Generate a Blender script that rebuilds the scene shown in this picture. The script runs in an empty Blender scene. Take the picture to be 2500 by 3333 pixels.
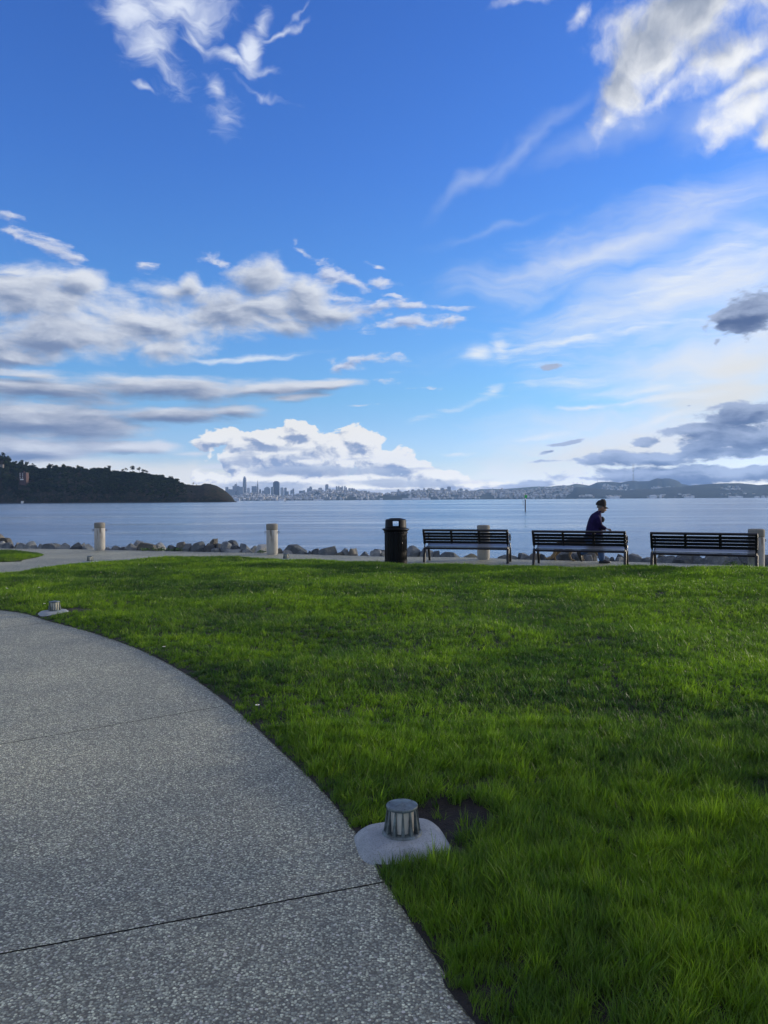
import bpy, bmesh, math, random
from mathutils import Vector, Matrix, noise as mnoise
R = math.radians
scene = bpy.context.scene
COL = scene.collection
# ---------------------------------------------------------------- camera
FPX, CX, CY = 2504.0, 1250.0, 1666.5        # focal length and centre, in pixels of the photo
EYE = Vector((0, 0, 1.5))
cam_rot = Matrix.Rotation(R(90 - 0.915), 3, 'X') @ Matrix.Rotation(R(-0.35), 3, 'Z')
cd = bpy.data.cameras.new('camera')
cam = bpy.data.objects.new('camera', cd); COL.objects.link(cam)
cam.matrix_world = Matrix.Translation(EYE) @ cam_rot.to_4x4()
cd.sensor_fit = 'VERTICAL'; cd.angle_y = 2 * math.atan(1666.5 / FPX)
cd.clip_start = 0.05; cd.clip_end = 80000
scene.camera = cam
scene.view_settings.view_transform = 'Standard'
scene.view_settings.look = 'None'
scene.view_settings.exposure = 0.0
scene.view_settings.gamma = 1.0
scene.render.engine = 'CYCLES'

def ray(px, py):
    return (cam_rot @ Vector(((px - CX) / FPX, -(py - CY) / FPX, -1))).normalized()
def on_z(px, py, z=0.0):
    d = ray(px, py); t = (z - EYE.z) / d.z
    return EYE + d * t
def at_y(px, py, Y):
    d = ray(px, py); return EYE + d * (Y / d.y)
def azel(px, py):
    d = ray(px, py)
    return math.degrees(math.atan2(d.x, d.y)), math.degrees(math.asin(d.z))
SUN_AZ, SUN_EL = 68.0, 10.0
# ---------------------------------------------------------------- sky (world)
world = bpy.data.worlds.new('World'); scene.world = world; world.use_nodes = True
WT = world.node_tree; WT.nodes.clear()
class G:
    """tiny helper for building node graphs"""
    def __init__(s, t): s.t = t
    def n(s, k, **kw):
        o = s.t.nodes.new(k)
        for a, b in kw.items(): setattr(o, a, b)
        return o
    def put(s, sock, v):
        if v is None: return
        if isinstance(v, bpy.types.NodeSocket): s.t.links.new(v, sock)
        else: sock.default_value = v
    def m(s, op, a, b=None, c=None, clamp=False):
        o = s.n('ShaderNodeMath', operation=op, use_clamp=clamp)
        s.put(o.inputs[0], a); s.put(o.inputs[1], b); s.put(o.inputs[2], c)
        return o.outputs[0]
    def v(s, op, a, b=None, sc=None):
        o = s.n('ShaderNodeVectorMath', operation=op)
        s.put(o.inputs[0], a); s.put(o.inputs[1], b)
        if sc is not None: s.put(o.inputs['Scale'], sc)
        return o.outputs['Value'] if op in ('LENGTH', 'DOT_PRODUCT') else o.outputs[0]
    def xyz(s, x, y, z=0.0):
        o = s.n('ShaderNodeCombineXYZ')
        s.put(o.inputs[0], x); s.put(o.inputs[1], y); s.put(o.inputs[2], z); return o.outputs[0]
    def sep(s, a):
        o = s.n('ShaderNodeSeparateXYZ'); s.put(o.inputs[0], a); return o.outputs
    def noise(s, vec, scale, detail=5, rough=0.55, dist=0.0, out='Fac', lac=2.0):
        o = s.n('ShaderNodeTexNoise'); s.put(o.inputs['Vector'], vec)
        s.put(o.inputs['Scale'], scale); s.put(o.inputs['Detail'], detail)
        s.put(o.inputs['Roughness'], rough); s.put(o.inputs['Distortion'], dist); s.put(o.inputs['Lacunarity'], lac)
        return o.outputs[out]
    def step(s, x, a, b, lo=0.0, hi=1.0, kind='SMOOTHSTEP'):
        o = s.n('ShaderNodeMapRange', interpolation_type=kind)
        s.put(o.inputs[0], x); s.put(o.inputs[1], a); s.put(o.inputs[2], b); s.put(o.inputs[3], lo); s.put(o.inputs[4], hi)
        return o.outputs[0]
    def mix(s, f, a, b, blend='MIX'):
        o = s.n('ShaderNodeMix', data_type='RGBA', blend_type=blend)
        s.put(o.inputs['Factor'], f)
        for sk, val in ((o.inputs[6], a), (o.inputs[7], b)):
            if isinstance(val, tuple) and len(val) == 3: val = val + (1.0,)
            s.put(sk, val)
        return o.outputs[2]
    def ramp(s, f, stops, interp='LINEAR'):
        o = s.n('ShaderNodeValToRGB'); s.put(o.inputs[0], f); e = o.color_ramp; e.interpolation = interp
        while len(e.elements) < len(stops): e.elements.new(0.5)
        for el, (p, c) in zip(e.elements, stops):
            el.position = p; el.color = c if len(c) == 4 else tuple(c) + (1.0,)
        return o.outputs[0]
def lin(r, g, b):
    f = lambda c: (c / 255 / 12.92) if c <= 10.3 else ((c / 255 + 0.055) / 1.055) ** 2.4
    return (f(r), f(g), f(b))
g = G(WT)
tc = g.n('ShaderNodeTexCoord')
D = tc.outputs['Generated']
dx, dy, dz = g.sep(D)
AZ = g.m('MULTIPLY', g.m('ARCTAN2', dx, dy), 57.29578)
EL = g.m('MULTIPLY', g.m('ARCSINE', dz), 57.29578)
Pp = g.xyz(AZ, EL, 0.0)
def after(P, x):
    """the same coordinate, but evaluated after x: keeps the shader's working memory small"""
    o = g.n('ShaderNodeVectorMath', operation='MULTIPLY_ADD')
    g.put(o.inputs[0], x); o.inputs[1].default_value = (1e-7, 1e-7, 1e-7); g.put(o.inputs[2], P)
    return o.outputs[0]
def warp(P, sc, amp, stretch=(1, 1, 1), seed=0.0, detail=4):
    q = g.v('MULTIPLY', P, stretch); q = g.v('ADD', q, (seed, seed * 1.7, seed * 0.3))
    nz = g.noise(q, sc, detail, 0.55, out='Color')
    w = g.v('MULTIPLY', g.v('SUBTRACT', nz, (0.5, 0.5, 0.5)), (amp[0], amp[1], 0.0))
    return g.v('ADD', P, w)
def blobs(P, L):
    """union of soft ellipses given in photo pixels: (x, y, rx, ry, angle, weight)"""
    acc = None
    for (x, y, rx, ry, ang, w) in L:
        a, e = azel(x, y)
        a1, _ = azel(x + 10, y); _, e1 = azel(x, y - 10)
        k = n_k = abs(a1 - a) / 10; ke = abs(e1 - e) / 10
        mp = g.n('ShaderNodeMapping', vector_type='TEXTURE')
        g.put(mp.inputs[0], P if acc is None else after(P, acc))
        mp.inputs['Location'].default_value = (a, e, 0)
        mp.inputs['Rotation'].default_value = (0, 0, R(ang))
        mp.inputs['Scale'].default_value = (rx * k, ry * ke, 1)
        o = g.m('MULTIPLY_ADD', g.v('LENGTH', mp.outputs[0]), -w, w)
        acc = o if acc is None else g.m('SMOOTH_MAX', acc, o, 0.15)
    return acc
# clear sky
sky = g.n('ShaderNodeTexSky', sky_type='NISHITA')
sky.sun_disc = False; sky.sun_elevation = R(SUN_EL); sky.sun_rotation = R(SUN_AZ)
sky.air_density = 1.0; sky.dust_density = 0.6; sky.ozone_density = 2.0
SKYK = 0.1
elt = g.m('DIVIDE', EL, 40.0, clamp=True)
tint = g.ramp(elt, [(0.0, (.56, .68, 1.25)), (0.05, (.40, .50, .84)), (0.1, (.34, .44, .74)), (0.19, (.25, .41, .63)),
                    (0.37, (.20, .375, .66)), (0.58, (.165, .33, .69)), (0.85, (.145, .30, .68))])
skyc = g.mix(1.0, g.v('SCALE', sky.outputs[0], None, SKYK * 4), tint, 'MULTIPLY')

def cumulus(under, L, seed, sc, wamp, stretch, edge, grain, dark, lite, thick=(0.0, 0.9), relief=5.0, off=(0.5, 0.45, 0), bias=0.0, soft=0.16, opac=1.0):
    Q = after(Pp, under)
    P1 = warp(Q, sc * 0.55, (wamp[0], wamp[1]), stretch, seed, 4)
    m = blobs(P1, L)
    q = g.v('ADD', g.v('MULTIPLY', after(P1, m), stretch), (seed * 3.1, seed, 0))
    n1 = g.noise(q, sc, 7, 0.6)
    f = g.m('ADD', m, g.m('MULTIPLY', g.m('SUBTRACT', n1, 0.5), edge))
    P2 = g.v('ADD', after(P1, f), off)
    m2 = blobs(P2, L)
    q2 = g.v('ADD', g.v('MULTIPLY', after(P2, m2), stretch), (seed * 3.1, seed, 0))
    n2 = g.noise(q2, sc, 6, 0.56)
    f2 = g.m('ADD', m2, g.m('MULTIPLY', g.m('SUBTRACT', n2, 0.5), edge))
    a = g.step(f, 0.0, soft)
    th = g.step(f, thick[0], thick[1])
    b = g.m('SUBTRACT', 1.0 + bias, th)
    b = g.m('MULTIPLY_ADD', g.m('SUBTRACT', f, f2), relief, b)
    big = g.noise(after(q, b), sc * 0.35, 4, 0.5)
    b = g.m('MULTIPLY_ADD', g.m('SUBTRACT', big, 0.5), grain, b)
    b = g.step(b, -0.35, 1.3)
    c = g.mix(b, lin(*dark), lin(*lite))
    return g.mix(g.m('MULTIPLY', a, opac), under, c)
def cirrus(under, L, seed, sc, wamp, stretch, rot, col, k=1.0, edge=1.2, soft=(0.0, 0.9), wsc=0.2):
    Q = after(Pp, under)
    P1 = warp(Q, wsc, (wamp[0], wamp[1]), (1, 1, 1), seed, 3)
    m = blobs(P1, L)
    mp = g.n('ShaderNodeMapping'); g.put(mp.inputs[0], after(P1, m))
    mp.inputs['Rotation'].default_value = (0, 0, R(-rot)); mp.inputs['Scale'].default_value = stretch
    n1 = g.noise(mp.outputs[0], sc, 7, 0.6, 0.6)
    f = g.m('ADD', m, g.m('MULTIPLY', g.m('SUBTRACT', n1, 0.55), edge))
    a = g.m('MULTIPLY', g.step(f, soft[0], soft[1]), k)
    return g.mix(a, under, lin(*col))

def dict_args(*a): return a
LAYERS = []
# thin veils and cirrus streaks on the right, brighter towards the hidden sun
LAYERS.append(('ci', [(2350, 900, 620, 170, 12, .9), (2050, 780, 650, 110, 14, .7), (2100, 1000, 620, 90, 10, .7), (2350, 1180, 650, 190, 4, .95), (2300, 1420, 800, 160, 0, 1.2), (1900, 1560, 700, 70, 0, 1.1),
               (2050, 820, 350, 40, 14, .5), (2500, 1100, 500, 500, 0, .8)],
    dict_args(3.0, 0.35, (5, 2.5), (0.35, 1.6, 1), 7, (236, 240, 246), 0.95, 1.3, (-.35, 1.15))))
LAYERS.append(('ci', [(2000, 1480, 600, 80, 3, 1.0), (2350, 1300, 350, 90, 3, 1.1), (2400, 1200, 260, 60, 5, .8), (2380, 1560, 300, 60, 0, .8), (1350, 1600, 900, 40, 0, .9),
               (500, 1560, 600, 80, 0, 1.6), (200, 1520, 450, 50, 0, 1.4)],
    dict_args(5.0, 0.45, (4, 1.0), (0.4, 1.8, 1), 3, (238, 236, 230), 0.9, 1.1, (-.15, .95))))
LAYERS.append(('ci', [(1560, 1150, 75, 30, 10, 1.3), (1640, 1125, 60, 50, 60, .9), (1820, 1112, 230, 20, 9, 1.1), (2080, 1070, 260, 22, 7, .9), (1950, 1090, 480, 34, 8, .6),
               (1850, 1245, 170, 22, -3, .8), (2120, 1265, 260, 30, 4, .9), (1910, 1325, 110, 12, 5, 1.3), (2150, 1298, 260, 18, 4, 1.0),
               (2160, 1365, 130, 18, 12, 1.2), (1600, 1272, 55, 20, 10, 1.0), (1480, 1330, 200, 14, 18, .5), (2300, 880, 420, 30, 12, .7), (2150, 980, 380, 26, 12, .55), (2400, 800, 300, 24, 14, .6),
               (820, 1166, 260, 12, 6, 1.0), (1760, 1425, 120, 14, 4, 1.0), (1500, 1475, 60, 8, 0, .9), (1780, 1190, 100, 10, 0, .5)],
    dict_args(8.0, 0.7, (2.2, 1.1), (0.30, 2.2, 1), 9, (242, 247, 252), 0.95, 2.2, (-.25, 1.35), 0.3)))
LAYERS.append(('ci', [(1520, 600, 170, 45, 42, .8), (1700, 480, 260, 50, 30, .75), (1980, 440, 300, 70, 12, .8), (1600, 760, 240, 16, 12, .5), (2350, 380, 260, 150, 0, .9)],
    dict_args(11.0, 0.35, (4, 3), (0.5, 1.3, 1), 30, (200, 214, 242), 0.55, 0.9, (-.2, 1.3))))
# wispy cloud at the upper left
LAYERS.append(('ci', [(430, 50, 130, 110, -20, 1.4), (580, 20, 210, 90, 0, 1.5), (480, 150, 90, 90, -40, 1.4), (660, 60, 90, 90, 30, 1.2), (640, 130, 80, 22, -35, 1.0),
               (760, 190, 150, 28, -12, 1.4), (825, 170, 50, 100, -20, 1.6), (860, 90, 28, 75, -25, .9), (930, 110, 110, 12, 22, .9), (700, 280, 30, 50, 30, 1.1),
               (740, 370, 40, 70, 15, .55), (460, 286, 36, 12, -10, 1.1), (850, 300, 110, 14, -18, .7), (520, 210, 130, 60, -20, .6), (990, 40, 70, 10, 40, .5), (560, 240, 60, 60, 0, .5)],
    dict_args(17.0, 0.6, (2.2, 2.6), (0.8, 2.2, 1), -35, (228, 236, 252), 0.95, 1.9, (-.3, 1.5), 0.3)))
# far low cloud bars on the left and the small ones around the banks
LAYERS.append(('cu', [(1180, 1172, 130, 18, 3, .9), (1160, 1000, 190, 60, -8, .7), (1130, 1190, 90, 22, 0, .9), (1330, 1000, 60, 14, 6, .8), (1460, 1000, 80, 16, -4, .9), (1340, 1055, 170, 34, 3, 1.1),
                (1450, 1050, 90, 20, 0, .8), (1240, 925, 60, 20, -15, .8), (1290, 965, 60, 14, -8, .9), (1230, 985, 30, 12, 0, .8), (1250, 1245, 60, 10, 0, .6), (1240, 1000, 60, 20, 0, .6),
                (1390, 1262, 60, 5, 0, .6), (1180, 1325, 60, 5, 0, .6), (470, 866, 46, 20, 5, 1.1), (690, 850, 60, 18, -8, .9), (990, 825, 36, 18, -40, .7), (1080, 890, 70, 40, -20, 1.1),
                (170, 810, 140, 36, -22, 1.1), (70, 770, 80, 24, -10, 1.0), (30, 705, 70, 22, 0, .7), (1150, 915, 60, 26, -25, 1.0), (1230, 870, 30, 8, -20, .7)],
    dict_args(2.0, .8, (2.4, 1.2), (0.6, 1.5, 1), 3.2, .8, (140, 158, 200), (226, 230, 242), (0.0, 1.4), 1.2, (.3, .3, 0), .0, .9, .85)))
# the long lower bank
LAYERS.append(('cu', [(120, 1275, 420, 75, 0, 1.2), (520, 1262, 450, 52, 0, 1.2), (850, 1262, 260, 40, 2, 1.1), (1040, 1250, 160, 26, 3, 1.0), (120, 1380, 480, 90, 0, 1.3),
                (540, 1355, 320, 50, 0, 1.2), (760, 1345, 170, 30, 0, 1.0), (80, 1465, 420, 60, 0, 1.3), (400, 1465, 260, 34, 2, 1.1), (620, 1478, 130, 16, 0, .8),
                (760, 1515, 70, 14, 0, .6), (90, 1215, 260, 26, -3, .7), (980, 1290, 100, 22, 6, .8)],
    dict_args(23.0, .30, (5.0, 1.6), (.45, 1.7, 1), 2.4, 2.4, (112, 130, 164), (224, 228, 236), (0.0, 1.4), 1.4, (.25, .5, 0), -.15, .8)))
# the big upper bank
LAYERS.append(('cu', [(90, 960, 300, 125, 0, 1.2), (270, 925, 110, 60, 0, 1.1), (150, 1095, 420, 100, 0, 1.3), (480, 1050, 320, 130, 0, 1.3), (520, 950, 150, 60, -5, .9),
                (610, 930, 80, 50, 25, 1.1), (800, 1010, 290, 115, 6, 1.3), (860, 905, 130, 75, 0, 1.3), (1020, 980, 150, 105, -25, 1.3), (560, 1130, 190, 60, 6, 1.1),
                (30, 1165, 280, 45, 0, 1.0), (960, 1060, 160, 45, 5, 1.1), (60, 880, 120, 50, 0, .9), (1100, 1010, 80, 60, -30, 1.0)],
    dict_args(31.0, .32, (3.6, 2.2), (.62, 1.35, 1), 2.5, 2.2, (122, 140, 174), (226, 231, 240), (0.0, 1.4), 1.4, (.35, .5, 0), -.12, .85)))
# the towering cumulus above the city
LAYERS.append(('cu', [(1180, 1585, 420, 50, 0, 1.3), (900, 1560, 260, 60, 0, 1.2), (1000, 1500, 270, 75, 0, 1.4), (870, 1440, 100, 45, 0, 1.3), (960, 1415, 110, 44, 0, 1.3), (1170, 1440, 80, 50, 0, 1.3),
                (1060, 1450, 120, 50, 0, 1.2), (1290, 1510, 150, 55, -18, 1.3), (1430, 1555, 130, 36, -14, 1.2), (705, 1430, 84, 34, 4, 1.2), (770, 1520, 44, 80, 5, 1.0), (1570, 1580, 120, 22, 0, .9), (780,1450,60,36,0,.9)],
    dict_args(41.0, .70, (1.7, 1.2), (.8, 1.15, 1), 2.6, 1.2, (140, 157, 190), (252, 250, 245), (0.1, 2.0), 2.4, (.25, .35, 0), .0, .2)))
# grey flat bases under it
LAYERS.append(('cu', [(1050, 1535, 330, 24, 0, 1.2), (1300, 1570, 320, 20, 0, 1.2), (850, 1585, 260, 18, 0, 1.0), (960, 1490, 110, 16, 0, .9), (1130, 1490, 90, 12, 0, .9), (1180, 1600, 420, 14, 0, 1.0), (780, 1500, 60, 50, 0, .9), (930, 1460, 70, 14, 0, .8), (1330, 1530, 90, 10, 0, .8)],
    dict_args(47.0, .55, (2.2, .8), (.5, 1.6, 1), 2.6, 1.2, (128, 144, 178), (186, 196, 214), (0.0, 1.8), .6, (.25, .35, 0), -.2, .7, .85)))
# big cloud entering at the upper right
LAYERS.append(('cu', [(2280, 50, 420, 170, 0, 1.4), (2120, 170, 180, 190, 20, 1.3), (2380, 190, 240, 110, 20, 1.3), (2040, 300, 120, 150, -35, 1.3), (2190, 290, 160, 60, 20, .9),
                (1980, 400, 80, 110, -45, 1.0), (1905, 30, 60, 50, 40, .8), (2440, 370, 200, 90, 15, 1.1), (2480, 450, 70, 80, 20, 1.0), (2320, 400, 120, 50, 10, .6), (1660, 5, 150, 22, 0, .6), (2480, 250, 140, 90, 20, 1.0), (2380, 310, 130, 70, 20, .8)],
    dict_args(53.0, .30, (3.4, 3.4), (1, 1, 1), 2.3, 3.4, (146, 158, 180), (248, 250, 254), (0.0, 2.6), .9, (.3, -.6, 0), -.15, 1.1)))
# dark scraps and bars low on the right
LAYERS.append(('cu', [(2450, 1025, 130, 72, 15, 1.5), (2370, 1030, 70, 48, 25, 1.1), (2310, 1060, 45, 20, 30, .7), (2420, 1350, 190, 44, 0, 1.4), (2420, 1420, 200, 60, 0, 1.4), (2250, 1395, 120, 20, 5, 1.0),
                (2120, 1432, 60, 20, 10, 1.0), (2330, 1445, 170, 30, 0, 1.1), (2100, 1490, 240, 30, 2, 1.3), (2360, 1475, 240, 30, 0, 1.2), (2280, 1545, 480, 36, 0, 1.4), (1780, 1470, 28, 9, 12, .9),
                (1850, 1437, 70, 7, 4, .9), (1775, 1196, 40, 9, 0, .8), (2480, 1330, 60, 30, 0, .9), (2260, 1322, 20, 10, 0, .9), (1800, 1505, 80, 7, 0, .7), (2330, 1115, 10, 16, 0, .5), (1700, 1580, 200, 18, 8, .8)],
    dict_args(67.0, .6, (2.2, 1.2), (.6, 1.5, 1), 3.2, .8, (80, 100, 142), (170, 184, 212), (0.0, 1.3), .9, (.2, .5, 0), -.12, .5)))

def sky_cell(a0, a1, e0, e1):
    """colour of the sky for one box of directions, with only the clouds that reach it"""
    global g, Pp
    ng = bpy.data.node_groups.new('sky_cell', 'ShaderNodeTree')
    ng.interface.new_socket('sky', in_out='INPUT', socket_type='NodeSocketColor')
    ng.interface.new_socket('direction', in_out='INPUT', socket_type='NodeSocketVector')
    ng.interface.new_socket('colour', in_out='OUTPUT', socket_type='NodeSocketColor')
    g0, P0 = g, Pp
    g = G(ng); gi = g.n('NodeGroupInput'); go = g.n('NodeGroupOutput')
    c = gi.outputs[0]; Pp = gi.outputs[1]
    for kind, L, args in LAYERS:
        wa = args[2]
        if kind == 'cu': mk = 1 + args[4] * .5; pad = .55
        else: mk = 1.55 if len(args) < 8 else 1 + args[7] * .5; pad = .55
        keep = []
        for (x, y, rx, ry, ang, w) in L:
            a, e = azel(x, y)
            ca, sa = abs(math.cos(R(ang))), abs(math.sin(R(ang)))
            f = (1 + mk * .62 / max(w, .3)) / 47 * .98 if kind == 'ci' else (1 + (mk - 1) / max(w, .3)) / 47
            ha = (rx * ca + ry * sa) * f + wa[0] * .45; he = (rx * sa + ry * ca) * f + wa[1] * .45
            if a + ha > a0 and a - ha < a1 and e + he > e0 and e - he < e1: keep.append((x, y, rx, ry, ang, w))
        if keep: c = (cumulus if kind == 'cu' else cirrus)(c, keep, *args)
    g.t.links.new(c, go.inputs[0])
    g, Pp = g0, P0
    gn = g.n('ShaderNodeGroup'); gn.node_tree = ng
    g.put(gn.inputs[0], skyc); g.put(gn.inputs[1], Pp)
    b = g.n('ShaderNodeBackground'); g.put(b.inputs[0], gn.outputs[0])
    if e0 < 6: g.put(b.inputs[1], g.step(EL, 0.0, 6.5, 1.32, 1.0))     # bright air low over the bay
    return b.outputs[0]
def outer():
    """broken cloud outside the part of the sky that the photo shows"""
    P9 = g.v('SCALE', D, None, 2.2)
    n9 = g.noise(P9, 1.0, 4, .55); n9b = g.noise(g.v('ADD', P9, (.1, 0, .12)), 1.0, 4, .55)
    a9 = g.step(n9, .46, .6)
    a9 = g.m('MULTIPLY', a9, g.m('MAXIMUM', g.step(g.m('ABSOLUTE', AZ), 34.0, 50.0), g.step(EL, 38.0, 52.0)))
    c9 = g.mix(g.step(g.m('MULTIPLY_ADD', g.m('SUBTRACT', n9, n9b), 6.0, .5), 0, 1), lin(185, 192, 208), (1.35, 1.33, 1.28))
    c = g.mix(a9, skyc, c9)
    c = g.mix(g.step(EL, -1.5, -0.2, 1.0, 0.0), c, lin(120, 140, 170))
    # warm glow added around the low sun for fill and rim light, outside the photo on the right
    sdir = (math.sin(R(SUN_AZ)) * math.cos(R(SUN_EL)), math.cos(R(SUN_AZ)) * math.cos(R(SUN_EL)), math.sin(R(SUN_EL)))
    dt = g.v('DOT_PRODUCT', D, sdir)
    gl = g.m('POWER', g.m('MAXIMUM', dt, 0.0), 14.0)
    c = g.mix(g.step(AZ, 30.0, 42.0), c, g.mix(gl, c, (3.6, 2.9, 2.1)))
    b = g.n('ShaderNodeBackground'); g.put(b.inputs[0], c); return b.outputs[0]
def split(coord, at, lo, hi):
    o = g.n('ShaderNodeMixShader'); g.put(o.inputs[0], g.m('GREATER_THAN', coord, at))
    WT.links.new(lo, o.inputs[1]); WT.links.new(hi, o.inputs[2]); return o.outputs[0]
def tree(As, Es):
    if len(As) > 2 and (len(As) >= len(Es)):
        i = len(As) // 2
        return split(AZ, As[i], tree(As[:i + 1], Es), tree(As[i:], Es))
    if len(Es) > 2:
        i = len(Es) // 2
        return split(EL, Es[i], tree(As, Es[:i + 1]), tree(As, Es[i:]))
    return sky_cell(As[0], As[1], Es[0], Es[1])
OUT = outer()
mid = tree([-40, -17, -8, 0, 8, 17, 40], [-1.5, 2.5, 6.5, 11, 15, 23, 40])
box = split(EL, 40, split(EL, -1.5, OUT, split(AZ, -40, OUT, split(AZ, 40, mid, OUT))), OUT)
wo = g.n('ShaderNodeOutputWorld'); WT.links.new(box, wo.inputs[0])
world.cycles.sampling_method = 'MANUAL'; world.cycles.sample_map_resolution = 256
# ---------------------------------------------------------------- materials and mesh helpers
class M(G):
    def __init__(s, name):
        s.mat = bpy.data.materials.new(name); s.mat.use_nodes = True
        super().__init__(s.mat.node_tree)
        s.b = s.t.nodes['Principled BSDF']; s.out = s.t.nodes['Material Output']
    def pos(s, k='Object'):
        return s.n('ShaderNodeTexCoord').outputs[k]
    def world(s):
        return s.n('ShaderNodeNewGeometry').outputs['Position']
    def set(s, **kw):
        for a, v in kw.items():
            nm = {'col': 'Base Color', 'rough': 'Roughness', 'metal': 'Metallic', 'spec': 'Specular IOR Level', 'normal': 'Normal', 'coat': 'Coat Weight', 'trans': 'Transmission Weight', 'sheen': 'Sheen Weight'}[a]
            if isinstance(v, tuple) and len(v) == 3: v = v + (1.0,)
            s.put(s.b.inputs[nm], v)
        return s.mat
    def bump(s, h, dist=0.01, strength=1.0, normal=None):
        o = s.n('ShaderNodeBump'); s.put(o.inputs['Height'], h); o.inputs['Distance'].default_value = dist
        s.put(o.inputs['Strength'], strength); s.put(o.inputs['Normal'], normal); return o.outputs[0]
def mottled(name, c1, c2, scale=8, rough=0.7, metal=0.0, bump=0.003, fine=60, detail=5, lo=.35, hi=.65, spec=.5, coords='Object'):
    m = M(name); p = m.pos(coords)
    n = m.noise(p, scale, detail, .6)
    n2 = m.noise(p, fine, 4, .6)
    col = m.mix(m.step(n, lo, hi), c1, c2)
    col = m.mix(m.m('MULTIPLY', n2, .35), col, tuple(x * .55 for x in c1))
    return m.set(col=col, rough=rough, metal=metal, spec=spec, normal=m.bump(n2, bump))

class MB:
    """collects simple solids into one mesh"""
    def __init__(s): s.bm = bmesh.new()
    def box(s, c, d, rot=None, bevel=0.0):
        bm = bmesh.new(); bmesh.ops.create_cube(bm, size=1)
        bmesh.ops.scale(bm, vec=d, verts=bm.verts)
        if bevel: bmesh.ops.bevel(bm, geom=bm.edges[:], offset=bevel, segments=2, affect='EDGES')
        s.add(bm, c, rot); return s
    def add(s, bm, c=(0, 0, 0), rot=None):
        m = Matrix.Translation(c)
        if rot is not None: m = m @ rot.to_4x4()
        bm.transform(m); me = bpy.data.meshes.new('t'); bm.to_mesh(me); bm.free()
        s.bm.from_mesh(me); bpy.data.meshes.remove(me)
    def lathe(s, prof, seg=32, c=(0, 0, 0), a0=0.0, a1=360.0, rot=None):
        bm = bmesh.new(); full = abs(a1 - a0) >= 359.9
        n = seg if full else seg + 1
        rings = []
        for r, z in prof:
            if r < 1e-5: rings.append([bm.verts.new((0, 0, z))]); continue
            rings.append([bm.verts.new((r * math.cos(R(a0 + (a1 - a0) * i / seg)), r * math.sin(R(a0 + (a1 - a0) * i / seg)), z)) for i in range(n)])
        for A, B in zip(rings, rings[1:]):
            for i in range(seg):
                j = (i + 1) % n
                q = [A[i % len(A)], A[j % len(A)], B[j % len(B)], B[i % len(B)]]
                q = list(dict.fromkeys(q))
                if len(q) > 2: bm.faces.new(q)
        s.add(bm, c, rot); return s
    def tube(s, pts, r, seg=8, closed=False, flat=1.0):
        """sweep along points; r a number or one per point; flat squashes the profile vertically"""
        pts = [Vector(p) for p in pts]; bm = bmesh.new(); rings = []; N = len(pts)
        up = Vector((0, 0, 1))
        for i, p in enumerate(pts):
            a = pts[(i - 1) % N] if (i or closed) else p; b = pts[(i + 1) % N] if (i < N - 1 or closed) else p
            t = (b - a).normalized()
            u = t.cross(up)
            if u.length < 1e-3: u = t.cross(Vector((0, 1, 0)))
            u.normalize(); v = u.cross(t).normalized()
            rr = r[i] if isinstance(r, (list, tuple)) else r
            rings.append([bm.verts.new(p + (u * math.cos(k * 2 * math.pi / seg) + v * flat * math.sin(k * 2 * math.pi / seg)) * rr) for k in range(seg)])
        for i in range(N if closed else N - 1):
            A, B = rings[i], rings[(i + 1) % N]
            for k in range(seg): bm.faces.new((A[k], A[(k + 1) % seg], B[(k + 1) % seg], B[k]))
        if not closed: bm.faces.new(rings[0][::-1]); bm.faces.new(rings[-1])
        s.add(bm); return s
    def prism(s, poly, z0, z1):
        bm = bmesh.new()
        lo = [bm.verts.new((x, y, z0)) for x, y in poly]; hi = [bm.verts.new((x, y, z1)) for x, y in poly]
        n = len(poly)
        for i in range(n): bm.faces.new((lo[i], lo[(i + 1) % n], hi[(i + 1) % n], hi[i]))
        bm.faces.new(lo[::-1]); bm.faces.new(hi)
        s.add(bm); return s
    def build(s, name, mat, parent=None, smooth=False, loc=None):
        bmesh.ops.recalc_face_normals(s.bm, faces=s.bm.faces[:])
        me = bpy.data.meshes.new(name); s.bm.to_mesh(me); s.bm.free()
        if smooth:
            for f in me.polygons: f.use_smooth = True
            if smooth != 'all': 
                me.set_sharp_from_angle(angle=R(40))
        if mat: me.materials.append(mat)
        o = bpy.data.objects.new(name, me); COL.objects.link(o)
        if parent: o.parent = parent
        if loc: o.location = loc
        return o
def mesh_obj(name, verts, faces, mat, parent=None, smooth=False):
    me = bpy.data.meshes.new(name); me.from_pydata(verts, [], faces); me.update()
    if mat: me.materials.append(mat)
    if smooth:
        for f in me.polygons: f.use_smooth = True
    o = bpy.data.objects.new(name, me); COL.objects.link(o)
    if parent: o.parent = parent
    return o
def tag(o, label=None, cat=None, group=None, kind=None):
    if label: o['label'] = label
    if cat: o['category'] = cat
    if group: o['group'] = group
    if kind: o['kind'] = kind
    return o
def thing(name, label, cat, loc=(0, 0, 0), rz=0.0, group=None):
    o = bpy.data.objects.new(name, None); COL.objects.link(o); o.empty_display_size = .2
    o.location = loc; o.rotation_euler = (0, 0, rz); return tag(o, label, cat, group)
def copy_tree(o, parent=None):
    c = o.copy(); COL.objects.link(c)
    if parent is not None: c.parent = parent
    for ch in [x for x in bpy.data.objects if x.parent == o]: copy_tree(ch, c)
    return c
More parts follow.
